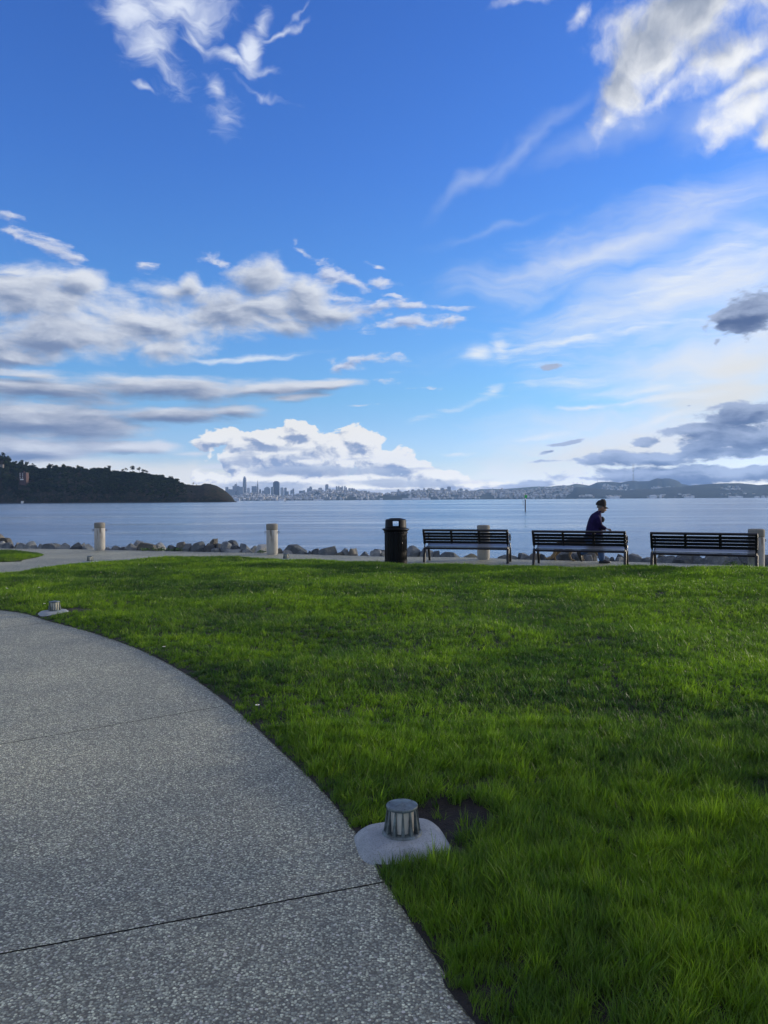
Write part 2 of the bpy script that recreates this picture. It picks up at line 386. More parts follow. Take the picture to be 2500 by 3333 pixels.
# ---------------------------------------------------------------- ground, path, lawn bed, water
def W(px, py, z=0.0):
    p = on_z(px, py, z); return (p.x, p.y)
def catmull(P, n=8):
    out = []
    for i in range(len(P) - 1):
        p0 = P[max(i - 1, 0)]; p1 = P[i]; p2 = P[i + 1]; p3 = P[min(i + 2, len(P) - 1)]
        for k in range(n):
            t = k / n
            out.append(tuple(.5 * (2 * b + (c - a) * t + (2 * a - 5 * b + 4 * c - d) * t * t + (3 * b - a - 3 * c + d) * t ** 3) for a, b, c, d in zip(p0, p1, p2, p3)))
    out.append(tuple(P[-1])); return out
K = 1.507
near_px = [(1025, 2212), (960, 2105), (900, 2012), (835, 1912), (800, 1852), (757, 1785), (690, 1703), (600, 1617), (500, 1526), (400, 1455), (300, 1403), (200, 1367), (110, 1343), (0, 1318)]
near = [W(x * K, y * K) for x, y in near_px]
near = [(1.15, -1.0), (1.0, .6)] + near + [(-8.0, 11.6), (-12.0, 12.4), (-18.0, 13.0)]
GT = 0.05
far_px = [(0, 1863), (60, 1857), (110, 1850), (190, 1838), (310, 1829), (415, 1819), (520, 1813), (640, 1811), (820, 1815), (1000, 1818), (1250, 1827), (1377, 1834), (1550, 1838), (1700, 1841), (1900, 1843), (2100, 1845)]
far = [W(x, y, GT) for x, y in far_px]
far = [(-18.0, 14.6), (-12.0, 15.3)] + far + [(6.5, 15.35), (7.4, 14.75), (9.5, 13.2), (12.0, 11.0), (15.0, 7.0)]
LAWN = catmull(near, 8) + catmull(far, 8) + [(15, -1.0)]
# small lawn beyond the side path, at the left edge of the photo
sl = [W(0, 1830), W(40, 1827), W(80, 1822), W(115, 1816), W(138, 1809), (W(143, 1804, GT)), W(128, 1797, GT), W(90, 1794, GT), W(0, 1791, GT)]
LAWN2 = catmull([(-20.0, 16.6), (-15.0, 17.6)] + sl + [(-16.0, 24.2), (-22.0, 25.6)], 6)
# landward edge of the riprap = seaward edge of the path
edge_px = [(0, 1785), (120, 1786), (300, 1789), (500, 1793), (600, 1795), (880, 1801), (1200, 1810), (1550, 1815), (1690, 1821), (1900, 1826), (2090, 1830)]
SHORE = [(-40.0, 33.0), (-22.0, 28.2)] + [W(x, y) for x, y in edge_px] + [(8.3, 16.6), (11.5, 14.2), (18.0, 7.0), (30, -8)]
SHORE_S = catmull(SHORE, 6)
def shore_y(x):
    for a, b in zip(SHORE_S, SHORE_S[1:]):
        if a[0] <= x <= b[0]: return a[1] + (b[1] - a[1]) * (x - a[0]) / max(b[0] - a[0], 1e-6)
    return SHORE_S[0][1] if x < 0 else SHORE_S[-1][1]
def shore_at_px(px):
    """depth of the path edge along the photo column px"""
    best = None
    for a, b in zip(SHORE_S, SHORE_S[1:]):
        for t in (0, .25, .5, .75):
            x = a[0] + (b[0] - a[0]) * t; y = a[1] + (b[1] - a[1]) * t
            k = (px - CX) / FPX - .006 * 0
            e = abs(x / y - k)
            if best is None or e < best[0]: best = (e, y)
    return best[1]
def fan(poly, z, name, mat, skirt=0.0):
    bm = bmesh.new(); vs = [bm.verts.new((x, y, z)) for x, y in poly]; f = bm.faces.new(vs)
    if skirt:
        r = bmesh.ops.extrude_face_region(bm, geom=[f]); 
        for e in r['geom']:
            if isinstance(e, bmesh.types.BMVert): e.co.z -= skirt
    bmesh.ops.triangulate(bm, faces=bm.faces[:]); bmesh.ops.recalc_face_normals(bm, faces=bm.faces[:])
    me = bpy.data.meshes.new(name); bm.to_mesh(me); bm.free(); me.materials.append(mat)
    o = bpy.data.objects.new(name, me); COL.objects.link(o); return o

# exposed aggregate concrete
m = M('exposed_aggregate'); p = m.world()
v = m.n('ShaderNodeTexVoronoi', feature='F1'); m.put(v.inputs['Vector'], m.v('ADD', p, m.v('SCALE', m.noise(p, 120, 2, out='Color'), None, .004))); v.inputs['Scale'].default_value = 118; v.inputs['Randomness'].default_value = 1
rnd = m.sep(v.outputs['Color'])
stone = m.ramp(rnd[0], [(0.0, (.085, .085, .09)), (.35, (.15, .15, .155)), (.6, (.23, .23, .23)), (.8, (.32, .315, .305)), (.92, (.44, .43, .40)), (1.0, (.58, .56, .53))])
hue = m.mix(m.m('MULTIPLY', rnd[1], .35), stone, (.20, .165, .13))
mort = m.step(v.outputs['Distance'], .42, .75)
hue = m.mix(1.0, hue, (1.50, 1.58, 1.20), 'MULTIPLY')
col = m.mix(mort, hue, (.12, .112, .085))
v2 = m.n('ShaderNodeTexVoronoi', feature='F1'); m.put(v2.inputs['Vector'], p); v2.inputs['Scale'].default_value = 60
r2 = m.sep(v2.outputs['Color'])
big = m.m('MULTIPLY', m.step(v2.outputs['Distance'], .38, .30), m.m('GREATER_THAN', r2[0], .86))
col = m.mix(big, col, m.mix(r2[1], (.40, .39, .33), (.70, .66, .55)))
st = m.noise(p, .55, 5, .6); st2 = m.noise(p, 2.6, 5, .6)
col = m.mix(m.step(st, .3, .72), m.mix(1.0, col, (.72, .75, .80), 'MULTIPLY'), m.mix(1.0, col, (1.16, 1.14, 1.10), 'MULTIPLY'))
col = m.mix(m.step(st2, .60, .82, 0, .35), col, (.06, .075, .04))
hgt = m.m('MULTIPLY_ADD', m.m('SUBTRACT', 1.0, m.step(v.outputs['Distance'], .2, .8)), 1.0, m.m('MULTIPLY', big, .8))
MAT_PATH = m.set(col=col, rough=.62, spec=.4, normal=m.bump(hgt, .0035, .8))
MAT_SOIL = mottled('dark_soil', (.012, .010, .008), (.03, .024, .018), 20, .95, bump=.02, fine=120)
MAT_TURF = mottled('turf_base', (.010, .022, .006), (.018, .034, .008), 30, .95, bump=.02, fine=150)

path_poly = [(-40.0, -8.0)] + SHORE_S[:]
path = fan(path_poly, 0.0, 'path', MAT_PATH, skirt=.14)
bm = bmesh.new(); bm.from_mesh(path.data)
joints = [((0, 3105), (1255, 2870)), ((0, 2423), (755, 2293)), ((0, 2045), (165, 2025)), ((60, 1829), (215, 1835))]
for (a, b), lim in zip(joints, (9.0, 9.0, 14.0, 40.0)):
    A = Vector(W(*a)).to_3d(); B = Vector(W(*b)).to_3d(); d = (B - A).normalized(); nrm = Vector((-d.y, d.x, 0))
    w = .0045 if lim < 10 else .007
    for sgn in (-1, 1):
        bmesh.ops.bisect_plane(bm, geom=bm.verts[:] + bm.edges[:] + bm.faces[:], plane_co=A + nrm * w * sgn, plane_no=nrm)
    # stop the groove where the lawn begins
    bmesh.ops.bisect_plane(bm, geom=bm.verts[:] + bm.edges[:] + bm.faces[:], plane_co=B + d * .12, plane_no=d)
    kill = []
    for f in bm.faces:
        c = f.calc_center_median()
        if abs((c - A).dot(nrm)) < w * .9 and (c - B).dot(d) < .12: kill.append(f)
    bmesh.ops.delete(bm, geom=kill, context='FACES')
bm.to_mesh(path.data); bm.free()
tag(path, kind='structure')

# ground sheet under everything, falling away below the riprap into the water
prof = [(-.3, -.02), (.15, -.05), (.9, -.35), (2.0, -.95), (3.4, -1.7), (6.0, -2.6), (14, -3.2)]
verts, faces = [], []
S2 = [(-90.0, 44.0)] + SHORE_S + [(60, -30)]
inner = []
rows = []
for i, (x, y) in enumerate(S2):
    a = Vector(S2[max(i - 1, 0)]); b = Vector(S2[min(i + 1, len(S2) - 1)]); t = (b - a).normalized(); nn = Vector((-t.y, t.x))
    if nn.y < 0 and nn.x < 0: nn = -nn
    if nn.dot(Vector((x, y)).normalized()) < 0: nn = -nn
    row = []
    for d, z in prof:
        verts.append((x + nn.x * d, y + nn.y * d, z + (.12 * mnoise.noise(Vector((x * .7, d, 3))) if d > .5 else 0))); row.append(len(verts) - 1)
    rows.append(row)
for A, B in zip(rows, rows[1:]):
    for k in range(len(prof) - 1): faces.append((A[k], B[k], B[k + 1], A[k + 1]))
base = len(verts); verts.append((0, -30, -.02)); verts.append((-90, -30, -.02))
for A, B in zip(rows, rows[1:]): faces.append((base, B[0], A[0]))
faces.append((base, rows[0][0], base + 1))
ground = mesh_obj('ground', verts, faces, MAT_SOIL); tag(ground, kind='structure')

import numpy as np
def seg_dist(P, poly):
    """distance from each point to a polygon's outline (numpy)"""
    poly = np.array(poly); best = np.full(len(P), 1e9)
    for a, b in zip(poly, np.roll(poly, -1, 0)):
        d = b - a; L = (d * d).sum()
        if L < 1e-12: continue
        t = np.clip(((P - a) @ d) / L, 0, 1)
        best = np.minimum(best, np.hypot(*(P - a - t[:, None] * d).T))
    return best
def inside(P, poly):
    poly = np.array(poly); x, y = P[:, 0], P[:, 1]; c = np.zeros(len(P), bool)
    for (x0, y0), (x1, y1) in zip(poly, np.roll(poly, -1, 0)):
        if y0 == y1: continue
        m_ = ((y0 > y) != (y1 > y)) & (x < (x1 - x0) * (y - y0) / (y1 - y0) + x0)
        c ^= m_
    return c
LAMP_POS = [tuple(on_z(1309, 2690, .075).xy), W(178, 2000), W(294, 1833), W(932, 1825)]
PAD_R = [.24, .24, .22, .20]
def smooth01(t): t = np.clip(t, 0, 1); return t * t * (3 - 2 * t)
def lawn_z(P, d):
    x, y = P[:, 0], P[:, 1]
    H = .17 * smooth01((x - 3.5) / 3.5) * smooth01((y - 6) / 6)
    und = .018 * np.sin(x * 1.3 + y * .7) + .014 * np.sin(x * 2.9 - y * 1.7 + 1) + .012 * np.sin(y * 3.1 + x * .6)
    z = .006 + smooth01(d / .5) * (H * smooth01(d / .9) + .03 + und)
    lx, ly = LAMP_POS[0]
    r = np.hypot(x - lx - .10, y - ly - .05)
    z = z - smooth01((.42 - r) / .15) * (z - .006)
    return np.maximum(z, .006)
def lawn_bed(poly, name, step):
    poly_a = np.array(poly); bm = bmesh.new()
    vs = [bm.verts.new((x, y, 0)) for x, y in poly]; bm.faces.new(vs)
    bmesh.ops.triangulate(bm, faces=bm.faces[:])
    x0, y0 = poly_a.min(0); x1, y1 = poly_a.max(0)
    for i in range(int(max(x0, -10) / step), int(min(x1, 11) / step)):
        bmesh.ops.bisect_plane(bm, geom=bm.verts[:] + bm.edges[:] + bm.faces[:], plane_co=(i * step, 0, 0), plane_no=(1, 0, 0))
    for i in range(int(max(y0, 0) / step), int(y1 / step) + 1):
        bmesh.ops.bisect_plane(bm, geom=bm.verts[:] + bm.edges[:] + bm.faces[:], plane_co=(0, i * step, 0), plane_no=(0, 1, 0))
    P = np.array([v.co[:2] for v in bm.verts]); Z = lawn_z(P, seg_dist(P, poly))
    for v, z in zip(bm.verts, Z): v.co.z = z
    bmesh.ops.recalc_face_normals(bm, faces=bm.faces[:])
    me = bpy.data.meshes.new(name); bm.to_mesh(me); bm.free(); me.materials.append(MAT_SOIL)
    for f in me.polygons: f.use_smooth = True
    o = bpy.data.objects.new(name, me); COL.objects.link(o); return tag(o, kind='structure')
lawn_bed(LAWN, 'lawn_soil', .25)
lawn_bed(LAWN2, 'lawn_soil', .8)

# water
m = M('bay_water'); p = m.world()
sp = m.sep(p)
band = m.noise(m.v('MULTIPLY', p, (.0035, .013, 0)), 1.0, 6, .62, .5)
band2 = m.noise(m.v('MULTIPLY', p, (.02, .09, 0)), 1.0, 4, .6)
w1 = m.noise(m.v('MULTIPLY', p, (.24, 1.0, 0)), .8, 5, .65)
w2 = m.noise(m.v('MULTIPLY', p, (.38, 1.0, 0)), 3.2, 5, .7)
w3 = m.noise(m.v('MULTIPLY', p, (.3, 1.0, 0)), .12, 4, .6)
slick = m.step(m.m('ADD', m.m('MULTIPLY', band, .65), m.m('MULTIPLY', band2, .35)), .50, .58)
h = m.m('ADD', m.m('MULTIPLY', w1, .20), m.m('ADD', m.m('MULTIPLY', w2, .075), m.m('MULTIPLY', w3, .35)))
WAVE = m.m('MULTIPLY_ADD', slick, -.45, 1.0)
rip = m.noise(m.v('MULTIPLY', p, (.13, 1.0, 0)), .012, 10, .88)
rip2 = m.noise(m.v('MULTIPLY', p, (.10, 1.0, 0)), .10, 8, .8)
WATER_COL = m.mix(slick, (.13, .225, .335), (.27, .36, .44))  # base and slick bands lightened to stand in for reflected sky
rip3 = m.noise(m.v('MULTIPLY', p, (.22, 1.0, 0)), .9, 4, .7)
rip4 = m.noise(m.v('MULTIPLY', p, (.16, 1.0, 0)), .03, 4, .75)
WATER_COL = m.mix(m.step(m.m('ADD', m.m('MULTIPLY', m.m('ADD', rip, rip2), .25), m.m('MULTIPLY', m.m('ADD', rip3, rip4), .25)), .46, .54, .85, 0), WATER_COL, (.055, .115, .20))  # light and dark of sky reflected in ripples, painted into the base colour
m.b.inputs['IOR'].default_value = 1.333
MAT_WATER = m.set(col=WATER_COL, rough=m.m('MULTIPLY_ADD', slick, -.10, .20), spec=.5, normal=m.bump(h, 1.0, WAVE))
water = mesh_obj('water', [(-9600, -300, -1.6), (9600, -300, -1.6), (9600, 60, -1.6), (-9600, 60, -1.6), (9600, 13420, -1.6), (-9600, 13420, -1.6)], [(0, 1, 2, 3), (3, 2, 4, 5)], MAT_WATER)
tag(water, kind='structure')
# ---------------------------------------------------------------- benches, bin, bollards, path lights
MAT_BENCH = mottled('black_powder_coat', (.003, .004, .007), (.006, .007, .012), 6, .38, spec=.35, bump=.0006, fine=200)
MAT_SEAT = mottled('sheen_grey_slat', (.16, .17, .185), (.22, .23, .245), 5, .34, metal=.4, bump=.0004, fine=120)  # paler than the black frame: sky reflection on the slats put into the colour
MAT_BIN = mottled('black_bin_coat', (.003, .0035, .005), (.006, .0065, .008), 5, .5, spec=.15, bump=.0008, fine=150)
MAT_LINER = mottled('black_plastic_liner', (.004, .004, .006), (.007, .007, .010), 5, .5, bump=.0005)

def make_bench(label):
    t = thing('park_bench', label, 'bench', group='black slatted benches facing the water')
    L = 1.86; xh = L / 2
    def back(zz):                       # the line of the reclined backrest: y at height z (rear is -y)
        return -.03 - .13 * (zz - .40) / .40
    # end frames: legs, back stile and armrest each side
    for s in (-1, 1):
        f = MB()
        x = s * xh
        f.tube([(x, -.10, 0), (x, -.075, .16), (x, -.02, .34), (x, -.035, .46), (x, -.10, .62), (x, -.165, .765), (x, -.17, .79)], [.031, .031, .032, .030, .029, .027, .022], 8)
        f.build('leg', MAT_BENCH, t, smooth=True)
        f = MB()
        f.tube([(x, .50, 0), (x, .47, .14), (x, .42, .27), (x, .40, .38)], [.027, .027, .028, .024], 8)
        f.build('leg', MAT_BENCH, t, smooth=True)
        f = MB()
        f.tube([(x, -.02, .34), (x, .10, .335), (x, .26, .35), (x, .42, .385)], .020, 8)
        f.build('seat_rail', MAT_BENCH, t, smooth=True)
        f = MB()
        f.tube([(x, -.10, .60), (x, -.02, .655), (x, .12, .675), (x, .28, .675), (x, .39, .655), (x, .44, .60), (x, .45, .52), (x, .44, .44), (x, .40, .385)],
               [.016, .018, .020, .020, .020, .019, .018, .016, .016], 8)
        f.build('armrest', MAT_BENCH, t, smooth=True)
    b = MB()
    b.tube([(-xh - .015, -.175, .768), (xh + .015, -.175, .768)], .034, 10, flat=.85)
    for z in (.690, .622, .553, .485):
        y = back(z)
        b.box((0, y, z), (L - .03, .016, .0625), Matrix.Rotation(R(18), 3, 'X'), .004)
    b.build('backrest', MAT_BENCH, t, smooth=True)
    for sx in (-.31, .31):
        c = MB(); c.tube([(sx * 1.0, back(.46) + .012, .455), (sx, back(.60) + .012, .60), (sx, back(.75) - .004, .755)], .027, 8)
        c.build('back_brace', MAT_BENCH, t, smooth=True)
    s_ = MB()
    for i in range(7):
        q = i / 6; y = .035 + q * .40; z = .362 + .012 * abs(q - .35) + .062 * q ** 1.5
        ang = 4 + 14 * q
        s_.box((0, y, z + .008), (L - .05, .056, .018), Matrix.Rotation(R(ang), 3, 'X'), .005)
    s_.tube([(-xh + .03, .46, .415), (xh - .03, .46, .415)], .020, 8)
    s_.build('seat', MAT_SEAT, t, smooth=True)
    for sx in (-.31, .31):
        c = MB(); c.tube([(sx, .0, .335), (sx, .2, .338), (sx, .40, .375)], .016, 6); c.build('seat_brace', MAT_BENCH, t, smooth=True)
    f = MB(); f.tube([(-xh, -.02, .335), (xh, -.02, .335)], .027, 8); f.build('crossbar', MAT_BENCH, t, smooth=True)
    return t
bench = make_bench('black slatted bench just right of the litter bin, concrete bollard behind it')
bspec = [(1.93, 18.15, -15, None), (4.31, 17.02, -22, 'middle black slatted bench with the man in a dark cap walking past behind it'),
         (6.52, 15.72, -26, 'rightmost black slatted bench, in front of big boulders and beside the last bollard')]
for i, (x, y, a, lab) in enumerate(bspec):
    o = bench if i == 0 else copy_tree(bench)
    o.location = (x, y, .002); o.rotation_euler = (0, 0, R(a)); o.scale = (1.06, 1.06, 1.0)
    if lab: o['label'] = lab

# litter bin
bx, by = (1288 - 1250) / FPX * 18.05, 18.05
bn = thing('litter_bin', 'black domed litter bin of vertical bars standing left of the benches', 'litter bin', (bx, by, .002), R(0))
f = MB(); f.lathe([(0, .03), (.235, .03), (.262, .03), (.264, .0), (.268, .0), (.268, .085), (.262, .09), (.235, .09), (0, .09)], 40); f.build('base_ring', MAT_BIN, bn, smooth=True)
f = MB(); f.lathe([(0, .06), (.205, .06), (.212, .10), (.214, .735), (.205, .74), (0, .70)], 40); f.build('liner', MAT_LINER, bn, smooth=True)
f = MB()
for k in range(28):
    a = math.radians(k * 360 / 28 + 6.4)
    if abs((math.degrees(a) - 180 + 5) % 360) < 0: continue
    deg = math.degrees(a) % 360
    if 190 < deg < 208: continue                       # the wider slit beside the service door
    rot = Matrix.Rotation(a + math.pi / 2, 3, 'Z')
    f.box((.258 * math.cos(a), .258 * math.sin(a), .40), (.040, .010, .66), rot, .002)
    # the bars curl outwards under the rim
    f.box((.268 * math.cos(a), .268 * math.sin(a), .745), (.040, .010, .07), rot @ Matrix.Rotation(R(-22), 3, 'X'), .002)
f.build('bars', MAT_BIN, bn, smooth=True)
f = MB(); f.lathe([(.25, .715), (.262, .715), (.275, .76), (.31, .79), (.318, .80), (.316, .812), (.30, .822), (.262, .83), (.25, .83), (.25, .715)], 44); f.build('rim', MAT_BIN, bn, smooth=True)
lid = MB()
# dome wall with two facing openings
half = 21
for a0, a1 in ((90 + half + 3, 270 - half + 3), (-90 + half + 3, 90 - half + 3)):
    lid.lathe([(.252, .828), (.256, .85), (.250, .86), (.246, 1.0), (.238, 1.012), (.228, 1.012), (.228, .86), (.23, .828), (.252, .828)], 20, a0=a0, a1=a1)
lid.lathe([(.246, .828), (.252, .835), (.248, .868), (.23, .870), (.226, .828), (.246, .828)], 44)
lid.lathe([(.246, 1.0), (.243, 1.022), (.228, 1.038), (.19, 1.044), (.165, 1.046), (.155, 1.056), (.08, 1.066), (0, 1.068)], 44)
lid.lathe([(.246, 1.0), (.228, 1.0), (.222, 1.02), (0, 1.03)], 44)
for k in range(6):
    a = R(k * 60 + 20); lid.lathe([(0, .012), (.006, .010), (.007, 0)], 8, c=(.12 * math.cos(a), .12 * math.sin(a), 1.058))
for sgn in (-1, 1):
    lid.box((0, sgn * .243, .866), (.19, .012, .012), None, .002)
lid.build('domed_lid', MAT_BIN, bn, smooth=True)

# bollards
m = M('weathered_concrete'); p = m.pos(); z = m.sep(p)[2]
n1 = m.noise(p, 5, 6, .65); n2 = m.noise(p, 90, 4, .6); n3 = m.noise(m.v('MULTIPLY', p, (6, 6, 1.4)), 1.6, 5, .6)
base = m.mix(n1, (.29, .28, .255), (.46, .45, .42))
base = m.mix(m.m('MULTIPLY', m.step(n3, .46, .62), m.step(z, .15, .62)), base, (.15, .135, .115))
base = m.mix(m.step(z, .672, .69), base, m.mix(n1, (.14, .135, .12), (.25, .24, .21)))
base = m.mix(m.m('MULTIPLY', m.step(n2, .55, .75), .5), base, (.12, .11, .10))
MAT_BOLL = m.set(col=base, rough=.86, spec=.3, normal=m.bump(m.m('ADD', n2, n1), .004))
MAT_IRON = mottled('dark_iron', (.02, .018, .018), (.06, .045, .038), 30, .6, .6, .001)
def make_bollard(label):
    t = thing('concrete_bollard', label, 'bollard', group='round concrete bollards along the water edge')
    f = MB(); f.lathe([(0, 0), (.138, 0), (.140, .03), (.142, .035)], 40); f.build('foot', MAT_BOLL, t, smooth=True)
    f = MB(); f.lathe([(0, .033), (.150, .033), (.157, .042), (.158, .36), (.158, .672), (.153, .680), (.149, .683), (.149, .690), (.155, .694), (.159, .702), (.160, .82), (.154, .842), (.142, .852), (.10, .857), (0, .859)], 48)
    f.build('shaft', MAT_BOLL, t, smooth=True)
    for s in (-1, 1):
        f = MB(); cx = s * .192
        f.tube([(s * .15, 0, .62), (s * .17, 0, .62)], .010, 8)
        f.tube([(cx + .026 * math.cos(k * math.pi / 8), 0, .62 + .026 * math.sin(k * math.pi / 8)) for k in range(16)], .0075, 6, closed=True)
        f.build('iron_eye', MAT_IRON, t, smooth=True)
    return t
bo = make_bollard('pale round concrete bollard furthest left, by the side path')
blist = [(325, 1791.5, 20, None), (886.5, 1805, -12, 'round concrete bollard left of the litter bin, both iron rings showing against the water'),
         (1574, 1821, -20, 'round concrete bollard standing behind the leftmost bench'), (2461.5, 1857, 10, 'rightmost round concrete bollard, at the right end of the last bench')]
BOLL = []
for i, (px, py, a, lab) in enumerate(blist):
    o = bo if i == 0 else copy_tree(bo)
    x, y = W(px, py); BOLL.append((x, y)); o.location = (x, y, .001); o.rotation_euler = (R((0, .6, 0, -.4)[i]), R((.3, 0, 0, .5)[i]), R(a))
    if lab: o['label'] = lab

# path lights
m = M('granite_pad'); p = m.pos()
n1 = m.noise(p, 160, 4, .7); n2 = m.noise(p, 9, 5, .6); n3 = m.noise(p, 60, 3, .6)
base = m.mix(m.step(n2, .3, .7), (.22, .245, .26), (.32, .35, .36))
base = m.mix(m.m('MULTIPLY', m.step(n1, .52, .66), .75), base, (.10, .10, .105))
MAT_PAD = m.set(col=base, rough=.85, spec=.3, normal=m.bump(m.m('ADD', n1, n3), .002))
m = M('verdigris_bronze'); p = m.pos()
n1 = m.noise(p, 18, 6, .65); n2 = m.noise(m.v('MULTIPLY', p, (30, 30, 5)), 2, 5, .6)
base = m.mix(m.step(n1, .35, .65), (.055, .065, .065), (.13, .165, .17)); base = m.mix(m.step(n2, .55, .75, 0, .6), base, (.20, .28, .29))
MAT_BRONZE = m.set(col=base, rough=.48, metal=.35, normal=m.bump(n1, .0015))
m = M('ribbed_lamp_glass'); p = m.pos()
MAT_GLASS = m.set(col=m.mix(m.noise(m.v('MULTIPLY', p, (1, 1, .1)), 90, 2), (.58, .55, .46), (.74, .71, .62)), rough=.22, spec=.6)
def make_light(label):
    t = thing('path_light', label, 'path light', group='low bronze path lights along the lawn edge')
    bm = bmesh.new(); rings = []
    prof = [(1.03, -.08), (1.0, .0), (.985, .014), (.95, .024), (.86, .042), (.79, .053), (.72, .058), (.55, .061), (.3, .062)]
    N = 56
    for s, z in prof:
        ring = []
        for k in range(N):
            a = 2 * math.pi * k / N; ca, sa = math.cos(a), math.sin(a)
            e = 4.0; r = (abs(ca) ** e + abs(sa) ** e) ** (-1 / e)
            x, y = .205 * r * ca * s, .19 * r * sa * s
            # the side along the path is cut straight
            ring.append(bm.verts.new((x + .008 * math.sin(3 * a), y + .006 * math.sin(2 * a + 1), z)))
        rings.append(ring)
    for A, B in zip(rings, rings[1:]):
        for k in range(N): bm.faces.new((A[k], A[(k + 1) % N], B[(k + 1) % N], B[k]))
    bm.faces.new(rings[-1])
    f = MB(); f.add(bm); f.build('concrete_pad', MAT_PAD, t, smooth='all')
    UP = 0.0
    f = MB(); f.lathe([(.050, .060), (.096, .060), (.098, .067), (.094, .073), (.088, .078), (.05, .080)], 48); f.build('base_flange', MAT_BRONZE, t, smooth=True, loc=(0, 0, UP))
    f = MB()
    prof = [(.0, .07), (.056, .07)] + [(.056 + .002 * (1 - i / 10), .075 + i * .0115) for i in range(11)] + [(.0, .192)]
    f.lathe(prof, 60); g_ = f.build('lamp_glass', MAT_GLASS, t, smooth=True, loc=(0, 0, UP))
    for k in range(12):
        a = 2 * math.pi * (k + .5) / 12
        bm = bmesh.new()
        lo = [(.066, -.0090), (.090, -.0090), (.090, .0090), (.066, .0090)]; hi = [(.064, -.0036), (.0735, -.0036), (.0735, .0036), (.064, .0036)]
        v0 = [bm.verts.new((x, y, .074)) for x, y in lo]; v1 = [bm.verts.new((x, y, .186)) for x, y in hi]
        for i in range(4): bm.faces.new((v0[i], v0[(i + 1) % 4], v1[(i + 1) % 4], v1[i]))
        bm.faces.new(v0[::-1]); bm.faces.new(v1)
        bmesh.ops.bevel(bm, geom=bm.edges[:], offset=.0015, segments=1, affect='EDGES')
        f = MB(); f.add(bm, rot=Matrix.Rotation(a, 3, 'Z')); f.build('fin', MAT_BRONZE, t, loc=(0, 0, UP))
    f = MB(); f.lathe([(0, .184), (.070, .184), (.0755, .186), (.077, .189), (.077, .196), (.0755, .1985), (.072, .1995), (.035, .204), (.016, .209), (0, .2125)], 56)
    for k in range(3):
        a = R(k * 120 + 25); f.lathe([(0, .003), (.003, .0025), (.0035, 0)], 10, c=(.064 * math.cos(a), .064 * math.sin(a), .200))
    f.build('cap', MAT_BRONZE, t, smooth=True, loc=(0, 0, UP))
    for ch in t.children:
        if not ch.name.startswith('concrete_pad'): ch.scale = (.90, .90, .92)
    return t
_a, _b = Vector(W(757 * K, 1785 * K)), Vector(W(835 * K, 1912 * K))
PAD_ANG = math.degrees(math.atan2((_b - _a).y, (_b - _a).x)) + 90
pl = make_light('nearest path light, bronze fins on a grey pad beside bare soil')
labs = [None, 'path light at the left where a path joint meets the curved lawn',
        'small distant path light by the side path, below the leftmost bollard', 'small distant path light at the lawn edge below the second bollard']
for i, (x, y) in enumerate(LAMP_POS):
    o = pl if i == 0 else copy_tree(pl)
    o.location = (x, y, (-.012, -.008, -.01, -.01)[i]); o.rotation_euler = (0, 0, R((PAD_ANG, PAD_ANG + 24, 60, 10)[i]))
    if labs[i]: o['label'] = labs[i]
# ---------------------------------------------------------------- person, dog, leash
def skin(name, pts, edges, mat, parent, sub=2, root=0, loc=None):
    """one continuous tapered surface over a skeleton: pts = [(co, radius or (rx, ry))]"""
    me = bpy.data.meshes.new(name); me.from_pydata([tuple(p[0]) for p in pts], edges, []); me.materials.append(mat)
    o = bpy.data.objects.new(name, me); COL.objects.link(o)
    md = o.modifiers.new('skin', 'SKIN'); md.use_smooth_shade = True; md.branch_smoothing = .6
    for i, p in enumerate(pts):
        v = me.skin_vertices[0].data[i]; r = p[1]; v.radius = r if isinstance(r, tuple) else (r, r); v.use_root = (i == root)
    s = o.modifiers.new('sub', 'SUBSURF'); s.levels = sub; s.render_levels = sub
    o.parent = parent; return o
MAT_SKIN = mottled('skin', (.20, .115, .085), (.28, .17, .125), 12, .55)
MAT_JACKET = mottled('navy_purple_jacket', (.008, .005, .034), (.016, .010, .055), 9, .85, spec=.12, bump=.006, fine=22)
MAT_JEANS = mottled('blue_jeans', (.04, .085, .20), (.075, .14, .29), 14, .85, bump=.005, fine=30)
MAT_CAP = mottled('dark_cap', (.010, .009, .009), (.022, .018, .016), 40, .9, bump=.006, fine=60)
MAT_SHOE = mottled('black_shoe', (.008, .008, .009), (.018, .018, .02), 20, .5)
MAT_STRAP = mottled('dark_strap', (.03, .012, .012), (.05, .02, .02), 20, .7)
YM = 17.80
def pm(px, py, dy=0.0): p = at_y(px, py, YM); return Vector((p.x, YM + dy, p.z))
man = thing('person', 'stooped person in dark cap, navy jacket and jeans walking right behind the middle bench', 'person', (pm(1930, 1834).x, YM, 0))
off = Vector(man.location)
def PT(px, py, dy, r): return (pm(px, py, dy) - off, r)
def chain(n, a=0): return [(a + i, a + i + 1) for i in range(n - 1)]
